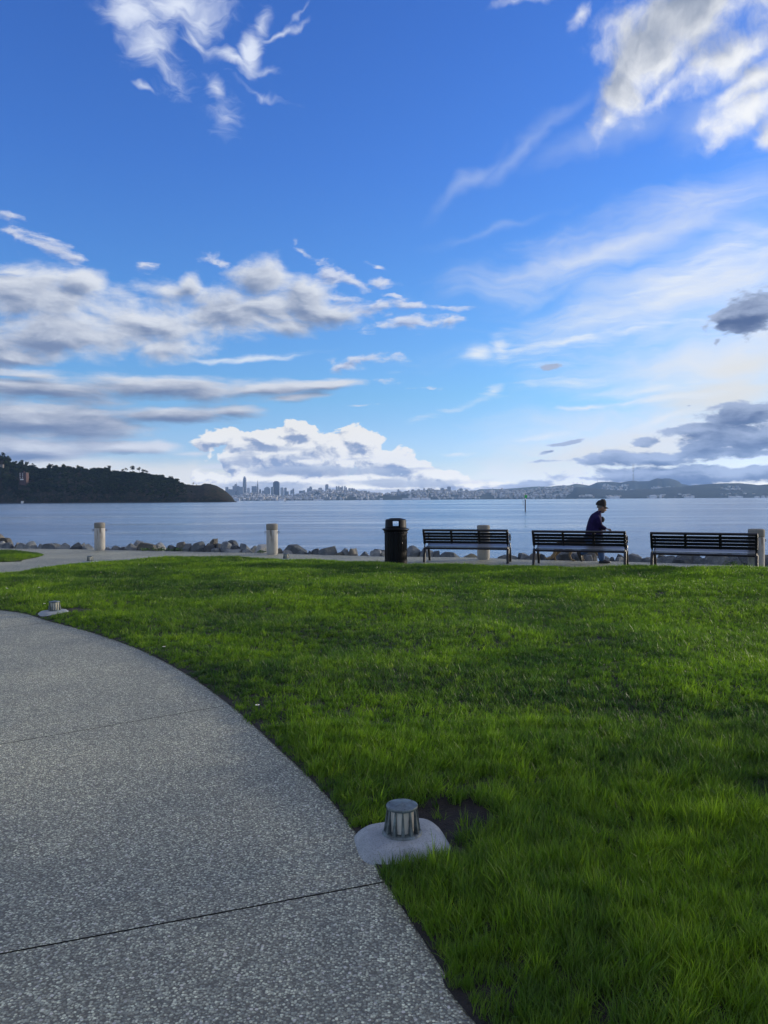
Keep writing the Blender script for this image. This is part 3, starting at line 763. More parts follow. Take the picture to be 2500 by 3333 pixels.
# body (skin surfaces): pelvis root, torso, head stub, arms with hands, legs
B = [PT(1928, 1748, 0, .10), PT(1930, 1722, 0, .10), PT(1934, 1698, 0, .11), PT(1939, 1681, 0, .09), PT(1949, 1668, 0, .050), PT(1954, 1660, 0, .052),
     PT(1936, 1684, -.15, .05), PT(1944, 1712, -.20, .04), PT(1964, 1719.5, -.17, .026),
     PT(1936, 1684, .15, .05), PT(1946, 1712, .20, .04), PT(1962, 1722, .17, .026),
     PT(1934, 1756, -.09, .075), PT(1952, 1790, -.10, .055), PT(1953, 1824, -.10, .038),
     PT(1926, 1756, .09, .075), PT(1920, 1789, .10, .055), PT(1892, 1803, .10, .038)]
BE = [(0, 1), (1, 2), (2, 3), (3, 4), (4, 5), (3, 6), (6, 7), (7, 8), (3, 9), (9, 10), (10, 11), (0, 12), (12, 13), (13, 14), (0, 15), (15, 16), (16, 17)]
body = skin('body', B, BE, MAT_SKIN, man)
# head
bm = bmesh.new(); bmesh.ops.create_icosphere(bm, subdivisions=4, radius=1)
for v in bm.verts:
    x, y, z = v.co                      # face looks to +x
    X, Y_, Z_ = x * .098, y * .074, z * .118
    if z < 0: X += .020 * (-z) * (x > -.2); Y_ *= 1 - .30 * (-z) ** 1.5
    if x < 0 and z < -.3: X *= .72
    def bump(cx, cy, cz, s, a):
        d = (X - cx) ** 2 + (Y_ - cy) ** 2 + (Z_ - cz) ** 2; return a * math.exp(-d / (s * s))
    dxp = bump(.100, 0, -.012, .016, .030) + bump(.100, 0, .002, .012, .014) + bump(.092, 0, .030, .030, .008) + bump(.095, 0, -.055, .018, .010) + bump(.090, 0, -.098, .024, .016)
    dxp -= bump(.088, .032, .014, .016, .012) + bump(.088, -.032, .014, .016, .012) + bump(.1, 0, -.043, .008, .005)
    dyp = (bump(-.005, .072, -.005, .020, .016) if y > 0 else -bump(-.005, -.072, -.005, .020, .016))
    v.co = Vector((X + dxp, Y_ + dyp, Z_))
f = MB(); f.add(bm, tuple(pm(1958.5, 1653) - off), Matrix.Rotation(R(26), 3, 'Y')); hd = f.build('head', MAT_SKIN, body, smooth='all')
# hair below the cap
bm = bmesh.new(); bmesh.ops.create_icosphere(bm, subdivisions=3, radius=1)
for v in bm.verts: v.co = Vector((v.co.x * .092 - .014, v.co.y * .081, v.co.z * .105 + .008)); 
bmesh.ops.delete(bm, geom=[v for v in bm.verts if v.co.x > .012 - .25 * (v.co.z < -.03) * .2 and v.co.z < .06 or v.co.z < -.055], context='VERTS')
f = MB(); f.add(bm, tuple(pm(1957.5, 1651) - off), Matrix.Rotation(R(24), 3, 'Y')); f.build('hair', mottled('grey_hair', (.10, .095, .09), (.18, .175, .165), 60, .8), body, smooth='all')
# cap: tall soft crown and a stiff peak
bm = bmesh.new(); bmesh.ops.create_icosphere(bm, subdivisions=4, radius=1)
for v in bm.verts:
    x, y, z = v.co; t = max(z, 0)
    k = 1 + .16 * t
    v.co = Vector((x * .112 * k, y * .092, (z * .12 + (.035 * t if x > -.1 else -.010 * t))))
    v.co.z += .008 * mnoise.noise(v.co * 28)
    v.co.z = min(v.co.z, .128 + .02 * x + .012 * mnoise.noise(Vector((x * 5, y * 5, 0))))
bmesh.ops.delete(bm, geom=[v for v in bm.verts if v.co.z < -.006], context='VERTS')
f = MB(); f.add(bm)
bm = bmesh.new(); top, bot = [], []
for i in range(9):
    for j in range(5):
        u = (i / 8 - .5) * 2; w = j / 4
        ang = u * R(62); r0 = .098
        x = r0 * math.cos(ang) + w * .085 * math.cos(ang * .55); y = .083 * math.sin(ang) * (1 - .06 * w)
        top.append(bm.verts.new((x, y, .004 - .020 * w * w - .014 * u * u * w))); 
for i in range(9):
    for j in range(5):
        c_ = top[i * 5 + j].co; bot.append(bm.verts.new((c_.x, c_.y, c_.z - .006)))
for i in range(8):
    for j in range(4):
        a, b, c_, d = i * 5 + j, i * 5 + j + 1, (i + 1) * 5 + j + 1, (i + 1) * 5 + j
        bm.faces.new((top[a], top[b], top[c_], top[d])); bm.faces.new((bot[d], bot[c_], bot[b], bot[a]))
    bm.faces.new((top[i * 5 + 4], bot[i * 5 + 4], bot[i * 5 + 9], top[i * 5 + 9]))
f.add(bm)
cap = f.build('cap', MAT_CAP, body, smooth='all'); cap.location = pm(1955.5, 1646.5) - off; cap.rotation_euler = (0, R(12), 0); cap.scale = (1.04, 1.04, 1.22)
# jacket: torso, collar and sleeves over the body
bm = bmesh.new(); rs = []
for py, xb, xf, hw in ((1663, 1943, 1958, .066), (1667, 1937, 1957, .085), (1672, 1929, 1955.5, .130), (1679, 1923, 1956, .175), (1689, 1918.5, 1957.5, .200), (1701, 1914, 1958.5, .195), (1715, 1910, 1959.5, .190), (1731, 1907, 1961, .195), (1746, 1905.5, 1961, .200)):
    A_, B_ = pm(xb, py) - off, pm(xf, py) - off; c_ = (A_ + B_) / 2; h_ = (B_ - A_).length / 2; ring = []
    for k in range(28):
        a = 2 * math.pi * k / 28; e = .85
        ring.append(bm.verts.new(c_ + Vector((math.copysign(abs(math.cos(a)) ** e, math.cos(a)) * h_, math.copysign(abs(math.sin(a)) ** e, math.sin(a)) * hw, 0))))
    rs.append(ring)
for A_, B_ in zip(rs, rs[1:]):
    for k in range(28): bm.faces.new((A_[k], A_[(k + 1) % 28], B_[(k + 1) % 28], B_[k]))
bm.faces.new(rs[0]); bm.faces.new(rs[-1][::-1]); f = MB(); f.add(bm)
for s in (-1, 1):
    near_ = s < 0
    P_ = [pm(1936, 1681, s * .135) - off, pm(1938.5, 1688, s * .178) - off, pm(1942, 1700, s * .200) - off, pm(1946, 1711, s * .205) - off, pm(1955, 1716.5, s * .19) - off, pm(1964.5, 1719.8, s * .174) - off]
    f.tube(P_, [.062, .072, .066, .062, .052, .040], 14)
jk = f.build('jacket', MAT_JACKET, man, smooth='all')
md = jk.modifiers.new('remesh', 'REMESH'); md.mode = 'VOXEL'; md.voxel_size = .011; md.use_smooth_shade = True
md = jk.modifiers.new('smooth', 'SMOOTH'); md.iterations = 5; md.factor = .6
tex_ = None
T = [PT(1929, 1750, 0, (.13, .16)), PT(1937, 1762, -.09, .10), PT(1951, 1788, -.10, .088), PT(1955, 1806, -.10, .082), PT(1954, 1828, -.10, .082),
     PT(1927, 1762, .09, .10), PT(1921, 1787, .10, .086), PT(1906, 1797, .10, .078), PT(1890, 1803.5, .10, .070)]
skin('jeans', T, [(0, 1), (1, 2), (2, 3), (3, 4), (0, 5), (5, 6), (6, 7), (7, 8)], MAT_JEANS, man, root=0)
def shoe(ankle, ang):
    bm = bmesh.new(); bmesh.ops.create_icosphere(bm, subdivisions=4, radius=1)
    for v in bm.verts:
        x, y, z = v.co
        hh = .050 + (.024 if x < -.2 else .024 * max(0, 1 - (x + .2) / .7))
        X = x * .142 + .055; zz = z * hh * (1 if z > 0 else .6); Yv = y * (.046 + .008 * math.sin(2.4 * x + .6))
        v.co = Vector((X, Yv, max(zz, -.022)))
    f = MB(); f.add(bm, (0, 0, 0)); o = f.build('shoe', MAT_SHOE, man, smooth='all')
    o.location = ankle; o.rotation_euler = (0, R(ang), 0); return o
a1 = pm(1956.5, 1830.5, -.10) - off; a1.z = .028 - off.z
shoe(a1, 0)
shoe(pm(1886, 1804, .10) - off + Vector((.0, 0, .0)), 68)
# hands: palm plus four curled fingers and a thumb, closed on the leash
def hand(wx, wy, dy, s):
    w0 = pm(wx, wy, dy) - off
    P, E = [], []
    def a(x, y, z, r): P.append((w0 + Vector((x, y * s, z)), r)); return len(P) - 1
    w_ = a(0, 0, 0, .024); p0 = a(.035, 0, -.006, (.030, .020)); p1 = a(.072, 0, -.012, (.036, .018)); E += [(w_, p0), (p0, p1)]
    for k, (yy, L1, L2, L3) in enumerate(((-.030, .034, .022, .018), (-.011, .038, .025, .020), (.009, .036, .024, .019), (.028, .028, .019, .016))):
        k0 = a(.082, yy, -.012 - .004 * k, .0105); k1 = a(.082 + L1 * .88, yy * .95, -.018 - .006 * k, .0092)
        k2 = a(.082 + L1 * .95, yy * .9, -.018 - L2 - .006 * k, .0085); k3 = a(.082 + L1 * .95 - L3, yy * .85, -.026 - L2, .0075)
        E += [(p1, k0), (k0, k1), (k1, k2), (k2, k3)]
    t0 = a(.040, -.030, -.014, .0125); t1 = a(.068, -.040, -.030, .0105); t2 = a(.090, -.026, -.040, .009); E += [(p0, t0), (t0, t1), (t1, t2)]
    return skin('hand', P, E, MAT_SKIN, body, sub=1)
hand(1964.5, 1719.8, -.172, 1); hand(1962, 1722, .172, -1)
bm = bmesh.new(); bmesh.ops.create_icosphere(bm, subdivisions=3, radius=1)
for v in bm.verts: v.co = Vector((v.co.x * .058, v.co.y * .065, v.co.z * .068 + .01 * mnoise.noise(v.co * 3)))
f = MB(); f.add(bm, tuple(pm(1958, 1691, -.05) - off)); f.build('chest_pouch', MAT_CAP, man, smooth='all')
f = MB(); f.tube([pm(1955, 1686, -.04) - off, pm(1951, 1676, -.09) - off, pm(1944, 1668, -.09) - off, pm(1938, 1672, -.04) - off], .008, 6); f.build('strap', MAT_STRAP, man, smooth=True)

# dog, mostly hidden by the bench
m = M('dog_fur'); p = m.pos(); z = m.sep(p)[2]
n = m.noise(p, 9, 5, .6); n2 = m.noise(m.v('MULTIPLY', p, (1, 1, .4)), 120, 3, .7)
tan = m.mix(n2, (.13, .095, .055), (.30, .23, .15)); blk = m.mix(n2, (.012, .010, .009), (.05, .04, .03))
MAT_DOG = m.set(col=m.mix(m.step(m.m('ADD', z, m.m('MULTIPLY', n, .16)), .48, .58), tan, blk), rough=.85, spec=.25, normal=m.bump(n2, .008))
YD = 18.45
def pd(px, py, dy=0.0): p = at_y(px, py, YD); return Vector((p.x, YD + dy, p.z))
dog = thing('dog', 'tan and black shepherd-like dog walking behind the middle bench beside the person', 'dog', (pd(1868, 1826).x, YD, 0))
od = Vector(dog.location)
def QT(px, py, dy, r): return (pd(px, py, dy) - od, r)
Dp = [QT(1834, 1762, 0, (.125, .11)), QT(1862, 1766, 0, (.110, .105)), QT(1892, 1767, 0, (.145, .12)), QT(1912, 1760, 0, (.125, .10)), QT(1928, 1748, 0, .085), QT(1938, 1738, 0, .080), QT(1945, 1736, 0, .076), QT(1953, 1740, 0, .046), QT(1962, 1743, 0, .034), QT(1966, 1744, 0, .024),
      # hind leg far forward (near side) and the one reaching back
      QT(1838, 1778, -.075, .085), QT(1857, 1790, -.085, .052), QT(1851, 1808, -.085, .028), QT(1857, 1821, -.085, .024), QT(1869, 1824, -.085, .022),
      QT(1832, 1778, .075, .085), QT(1826, 1792, .085, .050), QT(1808, 1810, .085, .028), QT(1809, 1822, .085, .023), QT(1814, 1824.5, .085, .021),
      # front legs
      QT(1905, 1780, .07, .055), QT(1899, 1798, .08, .036), QT(1898, 1812, .08, .027), QT(1898, 1821, .08, .025), QT(1905, 1824, .08, .025),
      QT(1912, 1778, -.07, .056), QT(1932, 1790, -.08, .038), QT(1941, 1802, -.08, .029), QT(1946, 1811, -.08, .026), QT(1942, 1816, -.08, .022),
      # tail
      QT(1820, 1760, 0, .050), QT(1811, 1785, 0, .046), QT(1804, 1804, 0, .044), QT(1793, 1816, 0, .042), QT(1781, 1818, 0, .030), QT(1774, 1814, 0, .012)]
DE = chain(10) + [(0, 10), (10, 11), (11, 12), (12, 13), (13, 14), (0, 15), (15, 16), (16, 17), (17, 18), (18, 19), (2, 20), (20, 21), (21, 22), (22, 23), (23, 24), (2, 25), (25, 26), (26, 27), (27, 28), (28, 29), (0, 30), (30, 31), (31, 32), (32, 33), (33, 34), (34, 35)]
db = skin('body', Dp, DE, MAT_DOG, dog)
for s in (-1, 1):
    bm = bmesh.new(); bmesh.ops.create_cone(bm, segments=10, radius1=.034, radius2=.004, depth=.10)
    for v in bm.verts: v.co.x *= .5
    f = MB(); f.add(bm, tuple(pd(1942, 1724, s * .045) - od), Matrix.Rotation(R(s * -8), 3, 'X')); f.build('ear', MAT_DOG, db, smooth='all')
f = MB(); f.lathe([(.076, -.012), (.086, -.012), (.086, .012), (.076, .012), (.076, -.012)], 24); co = f.build('collar', MAT_STRAP, dog, smooth=True)
co.location = pd(1931, 1745.5) - od; co.rotation_euler = (0, R(42), 0)
h0 = pm(1982, 1726, -.172); h1 = pd(1934, 1751, -.05)
f = MB(); pts = []
for k in range(13):
    t = k / 12; q = h0.lerp(h1, t); q.z -= .14 * 4 * t * (1 - t); pts.append(q)
f.tube(pts, .006, 6); l = f.build('dog_leash', MAT_STRAP, None, smooth=True); tag(l, 'thin dark leash running from the person\'s hand to the dog', 'leash')

# channel marker out in the bay
YC = 189.0
def pc(px, py): return at_y(px, py, YC)
cm = thing('channel_marker', 'green square channel marker on a dark pile standing in the bay', 'channel marker', (pc(1710, 1665).x, YC, -1.6))
oc = Vector(cm.location)
MAT_PILE = mottled('tarred_pile', (.006, .007, .014), (.02, .02, .03), 3, .8, bump=.02)
MAT_GREEN = mottled('green_dayboard', (.03, .42, .06), (.05, .52, .09), 3, .55)
MAT_GALV = mottled('galvanised_steel', (.20, .24, .28), (.32, .35, .38), 3, .5, .5)
MAT_WHITE = mottled('white_paint', (.65, .65, .64), (.8, .8, .78), 3, .5)
f = MB(); f.lathe([(0, -1.5), (.14, -1.5), (.135, pc(1710, 1626).z - oc.z), (0, pc(1710, 1625.5).z - oc.z)], 16); f.build('pile', MAT_PILE, cm, smooth=True)
f = MB(); f.lathe([(0, pc(1710, 1626).z - oc.z), (.13, pc(1710, 1626).z - oc.z), (.12, pc(1710, 1621).z - oc.z), (0, pc(1710, 1621).z - oc.z)], 16); f.build('platform', MAT_WHITE, cm, smooth=True)
cz = pc(1712, 1616).z - oc.z
f = MB(); f.box((.13, -.16, cz), (.60, .03, .70), Matrix.Rotation(R(12), 3, 'Z'), .01); f.build('dayboard', MAT_GREEN, cm)
f = MB(); f.box((-.26, .02, cz - .02), (.03, .58, .60), Matrix.Rotation(R(-14), 3, 'Z'), .01); f.build('side_board', MAT_PILE, cm)
f = MB(); f.lathe([(0, cz + .35), (.05, cz + .35), (.05, cz + .5), (.10, cz + .52), (.10, cz + .68), (.05, cz + .74), (0, cz + .75)], 12); f.build('lantern', MAT_PILE, cm, smooth=True)
f = MB(); xa, xb = pc(1701.6, 1640).x - oc.x, pc(1704, 1640).x - oc.x; zt, zb = pc(1702, 1627).z - oc.z, pc(1702, 1646).z - oc.z
f.tube([(xa, 0, zb), (xa, 0, zt)], .028, 6); f.tube([(xb, 0, zb), (xb + .06, 0, zt)], .028, 6); f.tube([(xa, 0, zb + .15), (0, 0, zb + .22)], .035, 6); f.tube([(xa, 0, zt - .3), (0, 0, zt - .3)], .02, 6)
for k in range(5): f.tube([(xa, 0, zb + .2 + k * .22), (xb + .02, 0, zb + .2 + k * .22)], .012, 5)
f.build('ladder', MAT_GALV, cm)
# far buoy
YB = 1400.0; q = at_y(928, 1633.8, YB); f = MB()
bu = thing('buoy', 'tiny dark buoy far out on the water below the city', 'buoy', (q.x, YB, -1.6))
f.lathe([(0, -.3), (1.1, -.3), (1.2, .3), (1.0, .55), (0, .55)], 16); f.build('float', MAT_PILE, bu, smooth=True)
f = MB()
for k in range(4):
    a = k * math.pi / 2; f.tube([(.8 * math.cos(a), .8 * math.sin(a), .5), (.2 * math.cos(a), .2 * math.sin(a), 2.9)], .12, 6)
f.lathe([(0, 2.8), (.35, 2.8), (.35, 3.3), (0, 3.5)], 10); f.build('tower', MAT_PILE, bu)
# ---------------------------------------------------------------- riprap rocks
def rock_mat(name, a, b, c, moss):
    m = M(name); p = m.pos(); n1 = m.noise(p, 2.2, 6, .65); n2 = m.noise(p, 14, 6, .7); n3 = m.noise(p, 60, 4, .7); oi = m.n('ShaderNodeObjectInfo').outputs['Random']
    col = m.mix(m.step(n1, .35, .65), a, b); col = m.mix(m.step(n2, .52, .7, 0, .7), col, c)
    col = m.mix(m.step(n3, .6, .75, 0, .4), col, (.03, .03, .03))
    nz = m.sep(m.n('ShaderNodeNewGeometry').outputs['Normal'])[2]
    col = m.mix(m.m('MULTIPLY', m.m('MULTIPLY', m.step(nz, .2, .9), m.step(n1, .4, .6)), moss), col, (.075, .085, .030))
    col = m.mix(1.0, col, m.ramp(oi, [(0, (.50, .56, .62)), (.5, (.85, .9, .95)), (1, (1.15, 1.18, 1.18))]), 'MULTIPLY')
    h = m.m('ADD', m.m('MULTIPLY', n2, .7), m.m('MULTIPLY', n3, .3))
    return m.set(col=col, rough=.85, spec=.3, normal=m.bump(h, .05))
RM = [rock_mat('grey_rock', (.11, .12, .13), (.21, .22, .22), (.36, .36, .34), .25), rock_mat('brown_rock', (.10, .09, .078), (.17, .155, .13), (.27, .25, .22), .4),
      rock_mat('pale_rock', (.20, .20, .195), (.33, .325, .31), (.42, .41, .39), .15), rock_mat('dark_rock', (.065, .072, .08), (.12, .125, .13), (.2, .2, .2), .3)]
def rock(w, dp, h, rng, peak, mat, flat=.5):
    bm = bmesh.new(); bmesh.ops.create_icosphere(bm, subdivisions=3, radius=1)
    for v in bm.verts:
        x, y, z = v.co; q = (abs(x) ** 5 + abs(y) ** 5 + abs(z) ** 5) ** -.2
        v.co *= .45 + .55 * q
    planes = []
    for k in range(13):
        n = Vector((rng.gauss(0, 1), rng.gauss(0, 1), rng.gauss(.1, .8))).normalized(); planes.append((n, rng.uniform(.55, .92)))
    planes.append((Vector((rng.uniform(-.2, .2), rng.uniform(-.25, .25), 1)).normalized(), rng.uniform(.62, .92)))
    for v in bm.verts:
        for n, d in planes:
            e = v.co.dot(n) - d
            if e > 0: v.co -= n * e
    for v in bm.verts:
        v.co += v.co.normalized() * (mnoise.noise(v.co * 2.1 + Vector((rng_off, 0, 0))) * .022 + mnoise.noise(v.co * 6 + Vector((rng_off, 3, 0))) * .016)
    xs = [v.co.x for v in bm.verts]; zs = [v.co.z for v in bm.verts]; ys = [v.co.y for v in bm.verts]
    x0, x1, z1, z0, y0, y1 = min(xs), max(xs), max(zs), min(zs), min(ys), max(ys)
    for v in bm.verts:
        tz = (v.co.z - z0) / (z1 - z0); tx = (v.co.x - x0) / (x1 - x0) - .5
        z = tz * (h + .28) - .28
        up = max(z, 0) / h
        x = tx * w * 1.16
        x = x * (1 - .28 * up * flat) + peak * up * .8
        v.co = Vector((x, ((v.co.y - y0) / (y1 - y0) - .5) * dp, z))
    me = bpy.data.meshes.new('riprap_rock'); bm.to_mesh(me); bm.free(); me.materials.append(mat)
    me.set_sharp_from_angle(angle=R(16))
    for f in me.polygons: f.use_smooth = True
    o = bpy.data.objects.new('riprap_rock', me); COL.objects.link(o); return o
# (crop, x0, x1, top, peak or None, row) traced from the photograph
CR = {'a': (0, 1680, 3.95), 'b': (400, 1680, 3.95), 'c': (800, 1680, 3.606), 'd': (1200, 1650, 3.318), 'e': (1680, 1600, 3.95), 'f': (2080, 1650, 3.95)}
RK = [('a', -60, 45, 250, 5, 1, 1), ('a', -30, 60, 330, None, 0, 0), ('a', 25, 185, 292, 110, 1, 1), ('a', 60, 170, 345, None, 0, 0), ('a', 180, 250, 350, None, 0, 1), ('a', 240, 345, 350, None, 0, 0), ('a', 320, 475, 332, 420, 0, 0),
 ('a', 480, 580, 362, None, 0, 0), ('a', 570, 760, 357, 620, 0, 0), ('a', 670, 760, 355, None, 1, 3), ('a', 750, 912, 352, 835, 0, 0), ('a', 918, 1068, 345, 1020, 0, 3), ('a', 1055, 1125, 352, 1085, 1, 3), ('a', 1095, 1215, 365, None, 0, 0),
 ('a', 1350, 1430, 402, None, 0, 0), ('a', 1425, 1550, 383, 1500, 0, 0), ('a', 1540, 1612, 400, None, 0, 3), ('b', 20, 200, 358, 90, 0, 0), ('b', 90, 265, 325, 200, 1, 2), ('b', 200, 435, 350, 320, 0, 1),
 ('b', 430, 555, 352, 480, 1, 2), ('b', 545, 690, 378, None, 0, 3), ('b', 680, 830, 342, 740, 0, 1), ('b', 750, 893, 362, 820, 0, 0), ('b', 885, 1050, 340, 980, 0, 0), ('b', 985, 1180, 362, 1080, 0, 3), ('b', 1100, 1212, 308, 1170, 1, 1),
 ('b', 1145, 1257, 415, None, -1, 0), ('b', 1195, 1280, 362, None, 1, 3), ('b', 1255, 1410, 340, 1290, 0, 0), ('b', 1315, 1500, 328, 1390, 1, 3), ('b', 1400, 1530, 372, None, 0, 3), ('b', 1500, 1645, 365, 1560, 0, 0),
 ('b', 1530, 1655, 432, None, -1, 0), ('b', 1310, 1530, 430, 1440, -1, 2), ('c', 20, 125, 355, 90, 1, 0), ('c', 110, 250, 343, 190, 0, 2), ('c', 372, 432, 380, None, 0, 1), ('c', 428, 545, 402, None, -1, 2),
 ('c', 440, 720, 345, 620, 0, 0), ('c', 600, 692, 418, None, -1, 0), ('c', 715, 785, 408, None, 0, 3), ('c', 765, 862, 383, 820, 0, 3), ('c', 850, 1050, 362, 990, 0, 0), ('c', 990, 1076, 365, 1020, 1, 3), ('c', 1040, 1142, 430, None, -1, 1),
 ('c', 1108, 1205, 385, 1165, 0, 0), ('c', 1195, 1300, 386, 1230, 0, 1), ('c', 1262, 1315, 383, 1285, 1, 3), ('c', 1335, 1462, 423, 1410, 0, 0), ('c', 1465, 1592, 402, 1530, 0, 2), ('c', 1490, 1660, 398, None, 1, 3),
 ('d', 125, 200, 490, None, 0, 3), ('d', 408, 552, 430, 480, 0, 0), ('d', 545, 705, 455, 620, 0, 0), ('d', 690, 762, 480, None, 0, 3), ('d', 752, 992, 490, 900, 0, 0), ('d', 980, 1190, 507, 1080, 0, 1),
 ('d', 1395, 1602, 518, 1490, 0, 0), ('d', 1625, 1700, 505, None, 0, 3), ('e', 40, 188, 798, 110, 0, 0), ('e', 165, 335, 805, 250, 0, 1), ('e', 308, 370, 803, None, 0, 3), ('e', 372, 495, 842, None, 0, 3),
 ('e', 478, 668, 770, 600, 1, 0), ('e', 535, 690, 802, 620, 0, 3), ('e', 640, 790, 770, 700, 1, 0), ('e', 700, 835, 800, 760, 0, 0), ('e', 760, 930, 775, 850, 1, 3), ('e', 905, 1050, 778, 1000, 1, 1), ('e', 910, 975, 818, None, 0, 2),
 ('e', 1125, 1192, 830, None, 0, 2), ('e', 1180, 1272, 850, None, 0, 3), ('e', 1255, 1425, 812, 1340, 0, 3), ('e', 1280, 1372, 862, None, -1, 0), ('e', 1415, 1602, 810, 1480, 0, 0), ('e', 1610, 1700, 855, None, 0, 3),
 ('f', 35, 292, 655, 150, 0, 0), ('f', 252, 340, 633, None, 1, 1), ('f', 285, 462, 632, 380, 0, 0), ('f', 445, 705, 605, 600, 0, 3), ('f', 462, 682, 672, None, -1, 3), ('f', 635, 822, 610, 720, 0, 0),
 ('f', 812, 972, 650, 870, 0, 3), ('f', 862, 1195, 610, 960, 0, 0), ('f', 1080, 1255, 620, None, 1, 3), ('f', 1138, 1345, 640, 1220, 0, 0), ('f', 1280, 1430, 625, 1330, 0, 3), ('f', 1600, 1700, 628, None, 1, 1), ('f', 1618, 1720, 662, None, 0, 3)]
sections = [(-99, 308, 'before the leftmost bollard'), (308, 869, 'between first two bollards'), (869, 1252, 'between second bollard and litter bin'),
            (1252, 1555, 'between litter bin and third bollard'), (1555, 1800, 'between third bollard and dog'), (1800, 1990, 'behind dog and walking man'),
            (1990, 2100, 'just right of middle bench'), (2100, 2437, 'under the rightmost bench'), (2437, 2700, 'right of the last bollard')]
ORD = ['first', 'second', 'third', 'fourth', 'fifth', 'sixth', 'seventh', 'eighth', 'ninth', 'tenth', 'eleventh', 'twelfth', 'thirteenth', 'fourteenth', 'fifteenth', 'sixteenth', 'seventeenth', 'eighteenth', 'nineteenth', 'twentieth', 'twenty-first', 'twenty-second', 'twenty-third', 'twenty-fourth', 'twenty-fifth']
rocks = []
for i, (c, x0, x1, top, pk, row, mt) in enumerate(RK):
    ox, oy, s = CR[c]; X0, X1, T = ox + x0 / s, ox + x1 / s, oy + top / s
    pc = (X0 + X1) / 2; rng = random.Random(i * 7 + 3); rng_off = i * 3.7
    wpx = X1 - X0
    Y = shore_at_px(pc) + {0: .42, 1: .95, -1: .16}[row]
    w = wpx * Y / FPX * 1.06; z = at_y(pc, T, Y).z
    dp = min(max(.45, w * rng.uniform(.7, 1.0)), 1.0)
    if row == -1: dp = min(dp, .4)
    Yc = Y + dp * .28
    w *= Yc / Y; z = at_y(pc, T, Yc).z
    base_z = {0: -.06, 1: -.14, -1: -.02}[row]
    o = rock(w, dp, max(z - base_z, .1) * 1.12, rng, ((ox + pk / s - pc) * Yc / FPX if pk is not None else 0), RM[mt], rng.uniform(.3, 1))
    o.location = (at_y(pc, T, Yc).x, Yc, base_z); o.rotation_euler = (0, 0, R(rng.uniform(-8, 8)))
    rocks.append((pc, o, w, z - base_z, mt, row, pk))
rocks.sort(key=lambda r: r[0])
for a, b, where in sections:
    S_ = [r for r in rocks if a <= r[0] < b]
    for k, (pc, o, w, h, mt, row, pk) in enumerate(S_):
        look = ('grey', 'brownish', 'pale', 'dark')[mt] + (' low' if h < .22 else ' tall' if h / w > .62 else ' broad' if w > .8 else ' angular')
        tag(o, '%s rock, %s from left %s' % (look, ORD[k], where) if len(S_) > 1 else '%s rock %s' % (look, where), 'rock', 'riprap rocks along the water edge')
# lower riprap on the bank, mostly hidden behind the top row
rng = random.Random(77); low = []
for k in range(70):
    x = -12 + 22 * (k + rng.random()) / 70; y = shore_y(x) + rng.uniform(1.1, 1.9); rng_off = k * 1.3 + 500
    o = rock(rng.uniform(.5, .9), rng.uniform(.5, .9), rng.uniform(.25, .4), rng, 0, RM[rng.choice((0, 0, 1, 3))])
    me = o.data; me.transform(Matrix.Translation((x, y, -.55 - (y - shore_y(x) - 1.1) * .35)) @ Matrix.Rotation(rng.uniform(0, 6), 4, 'Z')); low.append(o)
bm = bmesh.new(); mats = RM
for o in low:
    n0 = len(bm.faces); bm.from_mesh(o.data); bm.faces.ensure_lookup_table(); mi = RM.index(o.data.materials[0])
    for f in bm.faces[n0:]: f.material_index = mi
    me = o.data; bpy.data.objects.remove(o); bpy.data.meshes.remove(me)
me = bpy.data.meshes.new('lower_riprap'); bm.to_mesh(me); bm.free()
for q in RM: me.materials.append(q)
o = bpy.data.objects.new('lower_riprap', me); COL.objects.link(o); tag(o, 'heap of lower riprap on the bank below the top row of rocks', 'riprap', kind='stuff')
# weeds among the rocks
MAT_LEAF = mottled('weed_leaf', (.035, .085, .015), (.07, .15, .03), 12, .6)
def weed(px, Y, wd, h, label):
    rng = random.Random(px); vs, fs = [], []
    x = (px - CX) / FPX * Y
    for k in range(int(260 * wd)):
        c = Vector((x + rng.gauss(0, wd * .33), Y + rng.gauss(0, .05), abs(rng.gauss(0, h * .5)) + .01)); s = rng.uniform(.02, .045)
        a = Vector((rng.gauss(0, 1), rng.gauss(0, 1), rng.gauss(0, .6))).normalized() * s; b = Vector((rng.gauss(0, 1), rng.gauss(0, 1), rng.gauss(0, 1))).normalized() * s * .5
        i = len(vs); vs += [tuple(c - a), tuple(c + b), tuple(c + a), tuple(c - b)]; fs.append((i, i + 1, i + 2, i + 3))
    o = mesh_obj('weed', vs, fs, MAT_LEAF); return tag(o, label, 'weed')
weed(520, shore_at_px(520) + .07, .62, .10, 'low green weeds under the pale rock right of the leftmost bollard')
weed(578, shore_at_px(578) + .08, .26, .12, 'small tuft of green weeds between two rocks left of the second bollard')
weed(468, shore_at_px(468) + .07, .2, .07, 'sparse green weeds at the foot of a brown rock')
weed(850, shore_at_px(850) + .07, .22, .07, 'small green weeds at the foot of the rock just left of the second bollard')
weed(2385, shore_at_px(2385) + .08, .22, .10, 'green weeds between boulders seen under the rightmost bench')
